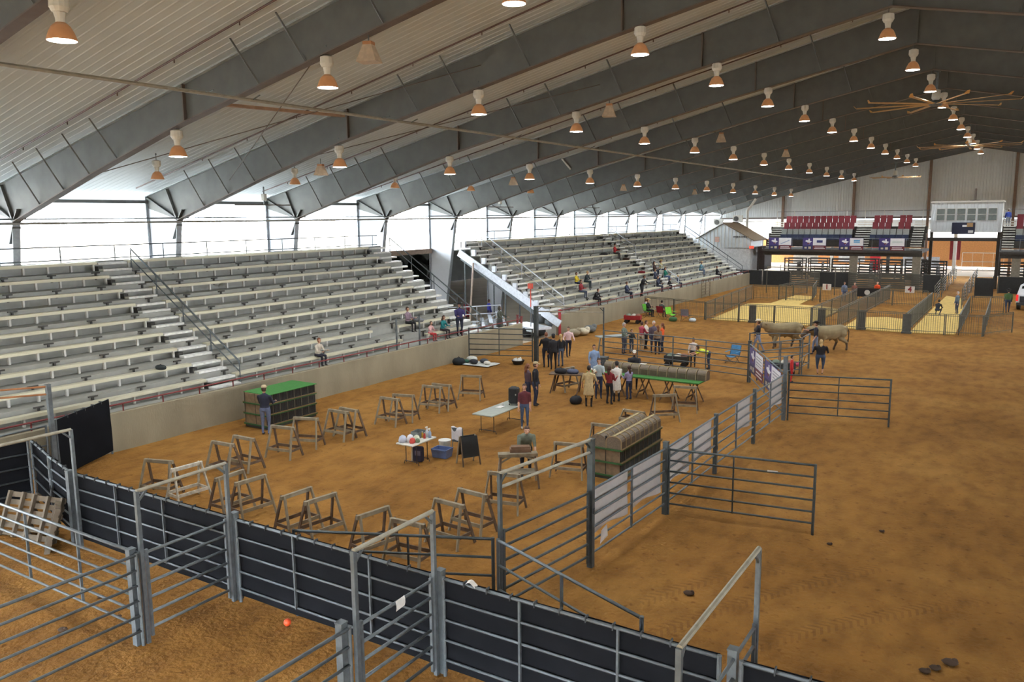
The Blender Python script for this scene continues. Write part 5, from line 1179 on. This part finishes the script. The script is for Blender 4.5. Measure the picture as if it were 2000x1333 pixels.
for i, (x, y, r, c, l) in enumerate([(-16.28, 19.2, .12, (196, 202, 216), 'grey-blue bag of supplies at the near end of the white table'), (-16.1, 19.35, .11, (232, 230, 232), 'white paper bundle on the white table'), (-15.95, 19.28, .09, (198, 74, 64), 'red packet on the white table'), (-16.0, 19.55, .1, (224, 224, 196), 'cream box bundle on the white table'), (-15.85, 19.42, .07, (120, 140, 110), 'small green packet on the white table'), (-16.22, 19.5, .1, (220, 220, 228), 'white folded towels on the white table')]):
    m = MB(); m.lathe([(r*.9, 0), (r*1.05, r*.6), (r*.8, r*1.5), (r*.2, r*1.9)], n=9, sy=1.2); m.ball((r*.5, r*.3, r*.7), r*.5, 7, 4); o = m.obj('supply_bundle', S('bun%d' % i, *c, rough=.7), None, smooth=True); o.location = (x, y, .752); tag(o, l, 'bundle', 'supplies on the white table')
t = thing('feed_bag', 'dark printed bag standing under the white table', 'bag', (-16.1, 19.75, 0), .2); m = MB(); m.box((0, 0, .25), (.34, .2, .5)); m.obj('sack', S('bag_navy', 48, 50, 72), t, bevel=.04); m = MB(); m.box((-.19, 0, .25), (.05, .18, .46)); m.obj('white_side', WHITEP, t, bevel=.01); m = MB(); m.box((.02, -.102, .3), (.2, .006, .16)); m.obj('print', S('bag_print', 110, 104, 120), t)
t = thing('storage_bin', 'blue plastic bin beside the white table', 'bin', (-15.75, 20.55, 0), .1); BB = S('bin_blue', 104, 124, 168, rough=.45)
m = MB(); a, b, h = .3, .22, .3
m.add([(-a*.85, -b*.85, 0), (a*.85, -b*.85, 0), (a*.85, b*.85, 0), (-a*.85, b*.85, 0), (-a, -b, h), (a, -b, h), (a, b, h), (-a, b, h), (-a*.92, -b*.9, h), (a*.92, -b*.9, h), (a*.92, b*.9, h), (-a*.92, b*.9, h), (-a*.8, -b*.8, .02), (a*.8, -b*.8, .02), (a*.8, b*.8, .02), (-a*.8, b*.8, .02)], [(0, 3, 2, 1)]+[(i, (i+1) % 4, 4+(i+1) % 4, 4+i) for i in range(4)]+[(4+i, 4+(i+1) % 4, 8+(i+1) % 4, 8+i) for i in range(4)]+[(8+i, 8+(i+1) % 4, 12+(i+1) % 4, 12+i) for i in range(4)]+[(12, 13, 14, 15)]); m.obj('tub', BB, t)
m = MB(); m.box((0, -b-.01, h-.03), (.5, .03, .04)); m.obj('rim', BB, t)
t = thing('bucket', 'white bucket with a lid behind the blue bin', 'bucket', (-16.05, 21.1, 0)); m = MB(); m.lathe([(.17, 0), (.2, .36)], n=16); m.obj('pail', S('bucket_white', 206, 206, 192), t); m = MB(); m.lathe([(.215, .36), (.215, .4), (.1, .41)], n=16); m.obj('lid', WHITEP, t)
t = thing('plastic_chair', 'grey folding chair with a white towel over its back', 'chair', (-15.5, 21.25, 0), face((-15.5, 21.25), 150)); CG = S('chair_grey', 98, 108, 114)
m = MB(); m.box((0, 0, .44), (.42, .42, .05)); m.obj('seat', CG, t); m = MB(); m.box((0, -.2, .7), (.42, .04, .42), Matrix.Rotation(.15, 3, 'X')); m.obj('backrest', CG, t)
for sx in (-1, 1):
    for sy in (-1, 1):
        m = MB(); m.tube((sx*.19, sy*.18, .44), (sx*.21, sy*.24, 0), .015, n=6); m.obj('leg', CG, t)
m = MB(); m.grid(lambda a, b: (-.2+.4*a, -.2-.07+(.14*b if b > .5 else .02)+.02*math.sin(a*6), .94-abs(b-.5)*.9+.02*math.sin(a*9)), 8, 8); o = m.obj('towel', S('towel', 226, 222, 224), None, smooth=True); o.location = (-15.5, 21.25, 0); o.rotation_euler = (0, 0, face((-15.5, 21.25), 150)); tag(o, 'white towel draped over the grey chair back', 'towel')
t = thing('chalkboard_easel', 'black chalkboard A-frame standing beside the grey chair', 'board', (-14.55, 20.35, 0), face((-14.55, 20.35), -155)+PI)
for sy in (-1, 1):
    for sx in (-1, 1):
        m = MB(); m.bar((sx*.27, sy*.05, .92), (sx*.3, sy*.26, 0), .06, .03, (1, 0, 0)); m.obj('leg', WOODD if sy > 0 else WOOD, t)
for sy in (-1, 1):
    m = MB(); m.box((0, sy*.15, .6), (.56, .02, .66), Matrix.Rotation(sy*.225, 3, 'X')); m.obj('slate', S('slate', 36, 38, 38, rough=.8), t)
# the bench under the bending man
p = G(1028, 894, 1.0)
t = thing('work_bench', 'paint-worn sawhorse bench under the bending person', 'bench', (-12.1, 19.4, 0), face((-12.1, 19.4), 0)+.1)
m = MB(); m.box((0, 0, .93), (1.15, .28, .1)); m.obj('top_board', WOOD, t); m = MB(); m.box((0, .0, .4), (1.0, .5, .04)); m.obj('shelf', WOOD, t)
for sx in (-1, 1):
    for sy in (-1, 1):
        m = MB(); m.bar((sx*.5, sy*.1, .9), (sx*.58, sy*.38, 0), .08, .05, (1, 0, 0)); m.obj('leg', WOODW if sy < 0 else WOODD, t)
        m = MB(); m.bar((sx*.5, sy*.16, .75), (sx*.2, sy*.1, .9), .03, .05); m.obj('brace', WOOD, t)
m = MB(); m.box((0, 0, .06), (.62, .3, .1)); m.box((0, 0, .14), (.55, .24, .06)); o = m.obj('cage_part', S('cage_brown', 124, 96, 74)); o.location = (-12.1, 19.55, .98); o.rotation_euler = (0, 0, .6); tag(o, 'small wooden cage piece the bending person is fixing', 'cage')
# black bag by the tan coat; bags on the trestle
def bag(x, y, z, r, c, label, sx=1.0, cat='bag'):
    t = thing('duffel_bag', label, cat, (x, y, z), 0); m = MB(); m.lathe([(r*.85, 0), (r*1.05, r*.35), (r*.98, r*.7), (r*.7, r*.95), (r*.2, r*1.02)], n=12, sx=sx); m.obj('sack', cl(c), t, smooth=True); m = MB(); m.path([(-r*.4*sx, 0, r*.9), (0, 0, r*1.2), (r*.4*sx, 0, r*.9)], r*.06, 5); m.obj('strap', cl((40, 40, 44)), t)
bag(-15.55, 29.6, 0, .3, (28, 28, 32), 'black jacket-like bag beside the tan coat', .8); bag(-17.1, 31.1, .885, .22, (34, 34, 38), 'dark bag heaped on the narrow trestle table', 1.3); bag(-16.6, 31.3, .885, .2, (84, 90, 112), 'blue-grey bag on the narrow trestle table', 1.4)
bag(-25.25, 34.6, 0, .34, (30, 36, 40), 'black backpack on the dirt against the concrete wall')
m = MB(); m.grid(lambda a, b: (-25.2+1.9*a, 34.5+1.2*b, .02+.03*math.sin(a*9)*math.sin(b*7)+.02), 10, 8); v = m.v[:]; tag(m.obj('tarp', S('tarp_white', 200, 200, 192)), 'white tarp spread on the dirt below the gate', 'tarp')
for i, (x, y, r, c, l) in enumerate([(-24.9, 35.3, .26, (206, 206, 196), 'white coiled bundle on the tarp'), (-24.5, 34.9, .2, (50, 50, 56), 'dark bundle on the white tarp'), (-24.1, 35.3, .2, (70, 74, 82), 'grey bundle on the white tarp'), (-23.7, 35.0, .16, (214, 210, 200), 'pale bundle at the tarp edge'), (-25.0, 34.9, .15, (50, 96, 76), 'green bundle on the white tarp')]):
    m = MB(); m.ball((0, 0, r*.6), (r*1.2, r, r*.62), 10, 6); m.ball((r*.5, r*.4, r*.5), r*.6, 8, 5); o = m.obj('bundle', cl(c), None, smooth=True); o.location = (x, y, .06); tag(o, l, 'bundle', 'bundles on the tarp')
t = thing('basin', 'dark basin at the foot of the overhead frame', 'basin', (-22.5, 36.2, 0)); m = MB(); m.lathe([(.25, 0), (.36, .22), (.33, .22), (.22, .03)], n=16); m.obj('tub', BLACKP, t)
for i, (x, y) in enumerate([(-22.62, 36.1), (-22.4, 36.15), (-22.5, 36.35)]):
    m = MB(); m.ball((0, 0, .14), (.15, .15, .14), 10, 6); m.ball((.05, .02, .27), .05, 6, 4); o = m.obj('white_sack', WHITEP, None, smooth=True); o.location = (x, y, .04); tag(o, '%s of the round white sacks in the dark basin' % ('leftmost', 'rightmost', 'rearmost')[i], 'sack', 'white sacks in the basin')
for i, (x, y, c, l) in enumerate([(-24.6, 46.6, (150, 140, 116), 'pale bundle of gear against the farther wall'), (-24.3, 47.3, (206, 196, 170), 'white rolled bundle against the farther wall'), (-24.5, 48.7, (110, 114, 112), 'grey bundle against the farther wall, right one')]):
    m = MB(); m.ball((0, 0, .25), (.45, .35, .26), 10, 6); m.ball((.25, .1, .4), .2, 8, 5); m.ball((-.3, .1, .2), .22, 8, 5); o = m.obj('gear_bundle', cl(c), None, smooth=True); o.location = (x, y, 0); tag(o, l, 'bundle', 'gear along the wall')
# wagon, carts, camp chairs
def wagon(x, y, rz, c, label, full=True):
    t = thing('wagon', label, 'wagon', (x, y, 0), rz); mt = S('wag%d' % c[0], *c)
    m = MB(); m.box((0, 0, .3), (1.2, .65, .05)); m.obj('bed', mt, t)
    for (cx, cy, dx, dy) in ((0, -.31, 1.2, .03), (0, .31, 1.2, .03), (-.59, 0, .03, .62), (.59, 0, .03, .62)):
        m = MB(); m.box((cx, cy, .45), (dx, dy, .28)); m.obj('side', mt, t)
    for sx in (-1, 1):
        for sy in (-1, 1):
            m = MB(); m.tube((sx*.42, sy*.3, .15), (sx*.42, sy*.38, .15), .15, n=12); m.obj('wheel', BLACKP, t)
    m = MB(); m.path([(.6, 0, .3), (.95, 0, .5), (1.05, 0, .9)], .018, 6); m.obj('handle', DARKB, t)
    if full:
        for i, (dx, cc) in enumerate([(-.3, (120, 134, 118)), (.1, (196, 190, 176)), (.38, (140, 96, 80))]):
            q = MB(); q.ball((0, 0, .18), (.22, .24, .2), 9, 5); q.box((0, 0, .06), (.3, .35, .1)); o = q.obj('cargo', cl(cc), None, smooth=True); w = Matrix.Rotation(rz, 3, 'Z') @ Vector((dx, 0, .335)); o.location = (x+w.x, y+w.y, w.z); tag(o, '%s bundle loaded in %s' % (('grey-green', 'pale', 'brown')[i], label), 'bundle')
wagon(-23.9, 54.4, .2, (160, 40, 42), 'red wagon parked near the camp chairs'); wagon(-14.9, 39.6, .15, (62, 64, 62), 'dark cart of sacks behind the fence'); wagon(-9.7, 40.3, .3, (54, 62, 64), 'dark cart of toys in the gear pen')
def camp_chair(x, y, off, c, label, c2=None):
    t = thing('camp_chair', label, 'chair', (x, y, 0), face((x, y), off), 'folding camp chairs'); mt = cl(c)
    m = MB(); m.grid(lambda a, b: (-.27+.54*a, -.22+.46*b, .42-.05*math.sin(a*PI)-.03*b), 6, 4); v = m.v[:]; m.add([(p[0], p[1], p[2]-.015) for p in v], [tuple(reversed(f)) for f in m.f[:]]); m.obj('seat', mt, t)
    m = MB(); m.grid(lambda a, b: (-.28+.56*a, -.22-.16*b+.05*math.sin(a*PI)*-1, .42+.5*b), 6, 4); v = m.v[:]; m.add([(p[0], p[1]-.015, p[2]) for p in v], [tuple(reversed(f)) for f in m.f[:]]); m.obj('backrest', cl(c2) if c2 else mt, t)
    for sx in (-1, 1):
        m = MB(); m.tube((sx*.3, -.25, 0), (sx*.28, .25, .42), .012, n=5); m.obj('leg', DARKB, t); m = MB(); m.tube((sx*.3, .27, 0), (sx*.28, -.22, .42), .012, n=5); m.obj('leg', DARKB, t)
        m = MB(); m.tube((sx*.29, -.22, .4), (sx*.29, -.39, .93), .012, n=5); m.obj('back_post', DARKB, t); m = MB(); m.bar((sx*.31, -.28, .62), (sx*.31, .22, .6), .08, .015); m.obj('arm_rest', mt, t)
    for s in (-1, 1):
        m = MB(); m.tube((-.3*s, .26, 0), (.3*s, .26, .38), .01, n=5); m.obj('cross_brace', DARKB, t)
camp_chair(-24.6, 58.9, 60, (104, 190, 60), 'lime green camp chair under the straw-hatted sitter'); camp_chair(-23.3, 58.5, 150, (140, 32, 50), 'dark red camp chair seen from behind'); camp_chair(-22.2, 57.6, 40, (126, 212, 62), 'empty lime green camp chair with bags'); camp_chair(-21.0, 57.4, 170, (168, 36, 44), 'red and grey camp chair at the right of the row', (120, 124, 138)); camp_chair(-12.7, 42.0, -30, (70, 128, 170), 'light blue camp chair behind the fence')
person((-24.6, 58.85, 0), face((-24.6, 58.85), 60), 'person in straw hat and black shirt on a lime camp chair', top=(32, 34, 36), legs=(34, 36, 40), hat='cowboy', hatc=(214, 186, 120), pose='sit', arms=AF, h=1.7)
person((-25.2, 59.6, 0), face((-25.2, 59.6), 90), 'person in white and navy seated left of the straw hat', top=(170, 176, 186), legs=(46, 48, 84), hair='red', pose='sit', lean=.2, arms=AF, h=1.65)
person((-23.3, 58.5, 0), face((-23.3, 58.5), 150), 'person in grey shirt on the dark red camp chair', top=(96, 104, 98), legs=(52, 52, 60), hair='dark', pose='sit', arms=AF, h=1.7)
bag(-21.8, 57.0, .0, .3, (70, 110, 70), 'green and white bag by the lime camp chair'); bag(-20.4, 57.3, 0, .26, (206, 218, 222), 'pale plastic bag right of the camp chairs'); bag(-9.2, 40.9, .33, .2, (214, 92, 116), 'pink toy bag on the dark cart')
# grey bench tables behind the fence
for i, (u, v, rz, l) in enumerate([(1192, 690, .9, 'grey board table on sawhorse legs behind the fence')]):
    p = G(u, v); t = thing('board_table', l, 'table', (p.x, p.y+.6, 0), rz); m = MB(); m.box((0, 0, .92), (2.2, .75, .05)); m.obj('top', S('board_grey', 150, 158, 156), t)
    for sx in (-1, 1):
        for sy in (-1, 1):
            m = MB(); m.bar((sx*.85, sy*.15, .9), (sx*.9, sy*.34, 0), .08, .05, (1, 0, 0)); m.obj('leg', S('leg_grey', 140, 142, 138), t)
        m = MB(); m.bar((sx*.87, -.26, .4), (sx*.87, .26, .4), .04, .08); m.obj('end_brace', WOOD, t)
m = MB(); m.box((0, 0, .28), (.5, .45, .5)); m.box((0, 0, .56), (.55, .5, .06)); m.box((0, -.24, .3), (.3, .03, .1)); o = m.obj('plastic_tote', S('tote_grey', 84, 90, 92)); p = G(1182, 712); o.location = (p.x+.3, p.y-1.0, 0); tag(o, 'grey plastic tote behind the light blue jacket', 'tote')
bag(G(1200, 728).x, G(1200, 728).y, 0, .38, (34, 30, 32), 'large black bag left of the white-capped writer', 1.4)
m = MB(); m.box((0, 0, .005), (.3, .22, .008)); m.box((.01, .01, .012), (.28, .2, .006)); o = m.obj('clip_sheets', WHITEP); o.location = (-13.75, 32.45, 1.38); tag(o, 'white sheets of paper lying on the cage tops', 'papers')
for i, (c, l) in enumerate([((224, 214, 190), 'white rooster held at the cage table')]):
    p = Vector((-15.2, 30.6, 1.2)); m = MB(); m.ball((0, 0, 0), (.1, .16, .11), 10, 6); m.path([(0, .12, .06), (0, .18, .18), (0, .19, .24)], [.05, .035, .035], 7); m.path([(0, -.12, .05), (0, -.24, .16), (0, -.28, .12)], [.06, .05, .02], 7); m.ball((0, .23, .24), (.01, .03, .012), 5, 4); o = m.obj('rooster', cl(c), None, smooth=True); o.location = p; tag(o, l, 'rooster')
# pen banner
t = thing('pen_banner', 'black banner with a white ball emblem on the far pens', 'banner', (-12.0, PY1-.15, .7)); m = MB(); m.box((.9, 0, .35), (1.8, .03, .75)); m.obj('cloth', BLACKP, t); m = MB(); m.lathe([(.22, 0), (.22, .02)], n=16); o = m.obj('emblem', WHITEP, t); o.location = (.8, -.02, .35); o.rotation_euler = (PI/2, 0, 0)
# small things in the foreground alley
m = MB(); m.ball((0, 0, .07), .075, 12, 8); m.ball((0, 0, .14), .012, 6, 4); o = m.obj('orange_ball', S('ball_orange', 232, 84, 40, rough=.4), None, smooth=True); p = G(592, 1206); o.location = (p.x, min(p.y, 10.05), 0); tag(o, 'small orange ball at the foot of the black fence', 'ball')
def pallet(loc, rot, label, w=1.0):
    t = thing('pallet', label, 'pallet', loc, 0, 'leaning pallets'); t.rotation_euler = rot
    for i in range(6):
        m = MB(); m.box((0, .06, .09+i*.19), (w, .02, .13)); m.obj('slat', S('pallet_wood', 104, 92, 76, rough=.9, var=.2), t)
    for s in (-1, 0, 1):
        m = MB(); m.box((s*(w/2-.05), 0, .56), (.06, .1, 1.12)); m.obj('runner', S('pallet_runner', 108, 96, 80), t)
pallet((-20.9, 9.6, 0), (-.42, 0, .25), 'weathered pallet leaning at the left of the group'); pallet((-20.0, 9.75, 0), (-.4, 0, .25), 'weathered pallet in the middle of the leaning group'); pallet((-19.35, 9.6, 0), (-.3, 0, -.5), 'weathered pallet leaning at the right of the group', .7)
m = MB(); m.grid(lambda a, b: (-7.42+.2*a, 10.22+.08*b, 1.8+.04*math.sin(a*4)+.03*b), 5, 3); tag(m.obj('paper_rag', S('paper', 226, 222, 214)), 'crumpled white paper on the black fence top beside the gate post', 'paper')
DUNG = S('dung', 70, 52, 38, rough=.95)
for i, (u, v, r) in enumerate([(1345, 1161, .12), (1855, 1297, .14), (1826, 1307, .1), (1806, 1313, .1), (196, 1167, .07), (232, 1205, .06), (122, 1232, .1), (1620, 1064, .07), (1722, 1039, .07)]):
    p = G(u, v); m = MB(); m.ball((0, 0, r*.2), (r, r*.8, r*.35), 8, 4); m.ball((r*.5, r*.3, r*.25), r*.45, 7, 4); o = m.obj('dung_clod', DUNG, None, smooth=True); o.location = (p.x, p.y, 0); tag(o, 'dark dung clod '+['left of the bottom right gate frame', 'biggest of the three in the bottom right corner', 'middle of the three in the bottom right corner', 'leftmost of the three in the bottom right corner', 'in the lower left pen, nearer its far panel', 'beside the post of the lower left gate frame', 'at the left edge of the lower left pen', 'just below the free end of the nearer cross gate', 'alone on the open dirt right of the cross gate'][i], 'clod', 'dung clods')
# ================================================================ the gap between the bleachers
m = MB(); m.span((-31, 38.6, -.05), (-26.0, 42.0, .74)); struct('walkway_slab', m, CONC, 'raised concrete walkway behind the wall at the bleacher end', 'walkway')
for i, (x, y) in enumerate([(-25.9, 42.1), (-26.5, 42.6)]):
    m = MB(); m.box((0, 0, .85), (.1, .1, 1.7)); m.box((0, 0, 1.72), (.14, .14, .05)); o = m.obj('rust_post', REDP); o.location = (x, y, 0); tag(o, '%s rusty red post at the end of the nearer wall' % ('front', 'rear')[i], 'post')
WB = S('bench_bright', 222, 226, 232, rough=.35, metal=.2)
t = thing('portable_bleacher', 'bright aluminium portable benches stored in the gap', 'bleachers', (-31.6, 45.2, 0), -.95)
for i in range(4):
    m = MB(); m.box((0, i*.55, .45+i*.22), (4.6, .26, .05)); m.obj('seat_plank', WB, t); m = MB(); m.box((0, i*.55+.3, .12+i*.22), (4.6, .26, .04)); m.obj('foot_plank', WB, t)
for x in (-2, 0, 2):
    m = MB(); m.bar((x, -.1, .05), (x, 2.0, 1.15), .06, .08); m.obj('stringer', WB, t)
    for y in (0, 1.8):
        m = MB(); m.bar((x, y, 0), (x, y, .4+y*.4), .05, .05); m.obj('leg', WB, t)
panel((-32.4, 42.4), (-29.9, 45.9), 'bright white pipe rail before the stored benches', n=4, h=1.9, mtl=WB, ups=(.3, .6), r=.035, group=None)
t = thing('flat_trailer', 'white flat trailer standing at the mouth of the gap', 'trailer', (-27.4, 45.6, 0), -.5)
m = MB(); m.box((0, 0, .62), (3.2, 1.4, .14)); m.obj('deck', WB, t); m = MB(); m.box((0, -.68, .5), (3.2, .06, .16)); m.obj('side_rail', WB, t)
for x in (-.5, .5):
    m = MB(); m.tube((x, -.75, .3), (x, .75, .3), .3, n=14); m.obj('wheel', BLACKP, t)
for i, (x, y) in enumerate([(-27.3, 47.7), (-26.9, 47.4)]):
    q = thing('trash_barrel', '%s plastic barrel on the trailer by the farther wall end' % ('grey', 'dark')[i], 'barrel', (x-.2, y-.7, .7)); m = MB(); m.lathe([(.27, 0), (.3, .3), (.28, .85), (.2, .88)], n=14); m.obj('drum', S('barrel%d' % i, *((120, 126, 136), (70, 74, 74))[i]), q, smooth=True); m = MB(); m.lathe([(.31, .82), (.31, .88)], n=14); m.obj('rim', DARKB, q)
panel((-38.0, 40.0), (-38.0, 53.0), 'chain fence of tall posts outside the gap', n=3, h=1.8, ups=(.2, .4, .6, .8), group=None, mtl=GALV)
for i, (x, y, c, h, l) in enumerate([(-41, 50.0, (210, 160, 80), 1.3, 'tan drum outside the gap'), (-40.5, 51.2, (150, 44, 50), 1.4, 'red bollard outside the gap'), (-37.2, 52.2, (156, 44, 56), 1.1, 'red barrel beside the white prop post')]):
    m = MB(); m.lathe([(.25, 0), (.28, .3), (.25, h*.9), (.12, h)], n=12); m.box((0, 0, h*.5), (.62, .05, .08)); o = m.obj('bollard', S('boll%d' % i, *c), None); o.location = (x, y, -.06); tag(o, l, 'barrel')
LEAF = S('hedge_dark', 42, 46, 40, rough=.9, var=.4, scale=2, bump=.5)
for i in range(5):
    m = MB(); random.seed(i)
    for j in range(9): m.ball((random.uniform(-1, 1), random.uniform(-1.6, 1.6), random.uniform(.6, 3.4)), random.uniform(.8, 1.3), 9, 6)
    o = m.obj('brush_heap', LEAF, None, smooth=True); o.location = (-49-.5*i, 48+4.2*i, -.2); tag(o, 'dark leafy heap under the lean-to beyond the gap, %s from the left' % ORD[i], 'heap', 'heaps beyond the gap')
t = thing('tractor', 'dark red tractor parked outside beyond the fence', 'tractor', (-43, 55.0, -.06), .6)
m = MB(); m.box((0, .4, 1.2), (1.0, 2.4, .8)); m.obj('engine', S('tractor_red', 110, 40, 42), t); m = MB(); m.box((0, -.9, 1.9), (1.3, 1.3, 1.2)); m.obj('cab', S('tractor_cab', 60, 60, 62), t)
for sx in (-1, 1):
    m = MB(); m.tube((sx*.65, -.9, .75), (sx*1.0, -.9, .75), .75, n=18); o = m.obj('rear_wheel', BLACKP, t); m = MB(); m.tube((sx*.98, -.9, .75), (sx*1.02, -.9, .75), .35, n=12); m.obj('rim', REDP, o); m = MB(); m.tube((sx*.55, 1.2, .45), (sx*.8, 1.2, .45), .45, n=14); m.obj('front_wheel', BLACKP, t)
m = MB(); m.box((0, 0, 0), (.05, .05, 1.2)); m.box((0, -.03, .75), (.4, .03, .34)); o = m.obj('red_sign', S('sign_red', 206, 84, 66)); o.location = (-26.9, 44.9, 2.6); tag(o, 'small red sign on a thin post at the stairs', 'sign')
m = MB(); m.tube((0, 0, 0), (0, 0, 2.0), .03, n=6); o = m.obj('sign_post', GALV); o.location = (-26.9, 44.9, 0); tag(o, 'thin post carrying the red sign', 'post')
m = MB(); m.span((XW+.01, 46.5, 0), (XW+.08, 46.75, 1.7)); tag(m.obj('red_gate_stop', S('gate_red', 176, 48, 54)), 'red post at the near end of the farther wall', 'post')
panel((-25.4, 76.0), (-25.45, 73.8), 'rusty leaning panel against the farther wall', n=6, h=1.75, mtl=S('panel_tan', 120, 108, 86), ups=(.5,))
bag(ROWX(1)+.1, 18.3, ROWZ(1)+.002, .16, (40, 46, 46), 'dark jacket left on the nearer bleachers', 1.6, 'jacket')
for (r, y, c, l) in [(5, 63.9, (40, 36, 38), 'dark blanket heap beside the red-shirted spectator'), (4, 66.6, (74, 56, 46), 'brown coat lying high on the farther bleachers'), (3, 66.9, (40, 42, 44), 'dark bag on the middle rows of the farther bleachers'), (2, 66.2, (130, 36, 44), 'dark red bag on the farther bleachers'), (1, 34.0, (120, 122, 126), 'grey blanket on the nearer bench')]:
    bag(ROWX(r)-.12, y, ROWZ(r)+.002, .2, c, l, 1.7)
finish_bulls(); finish_people()
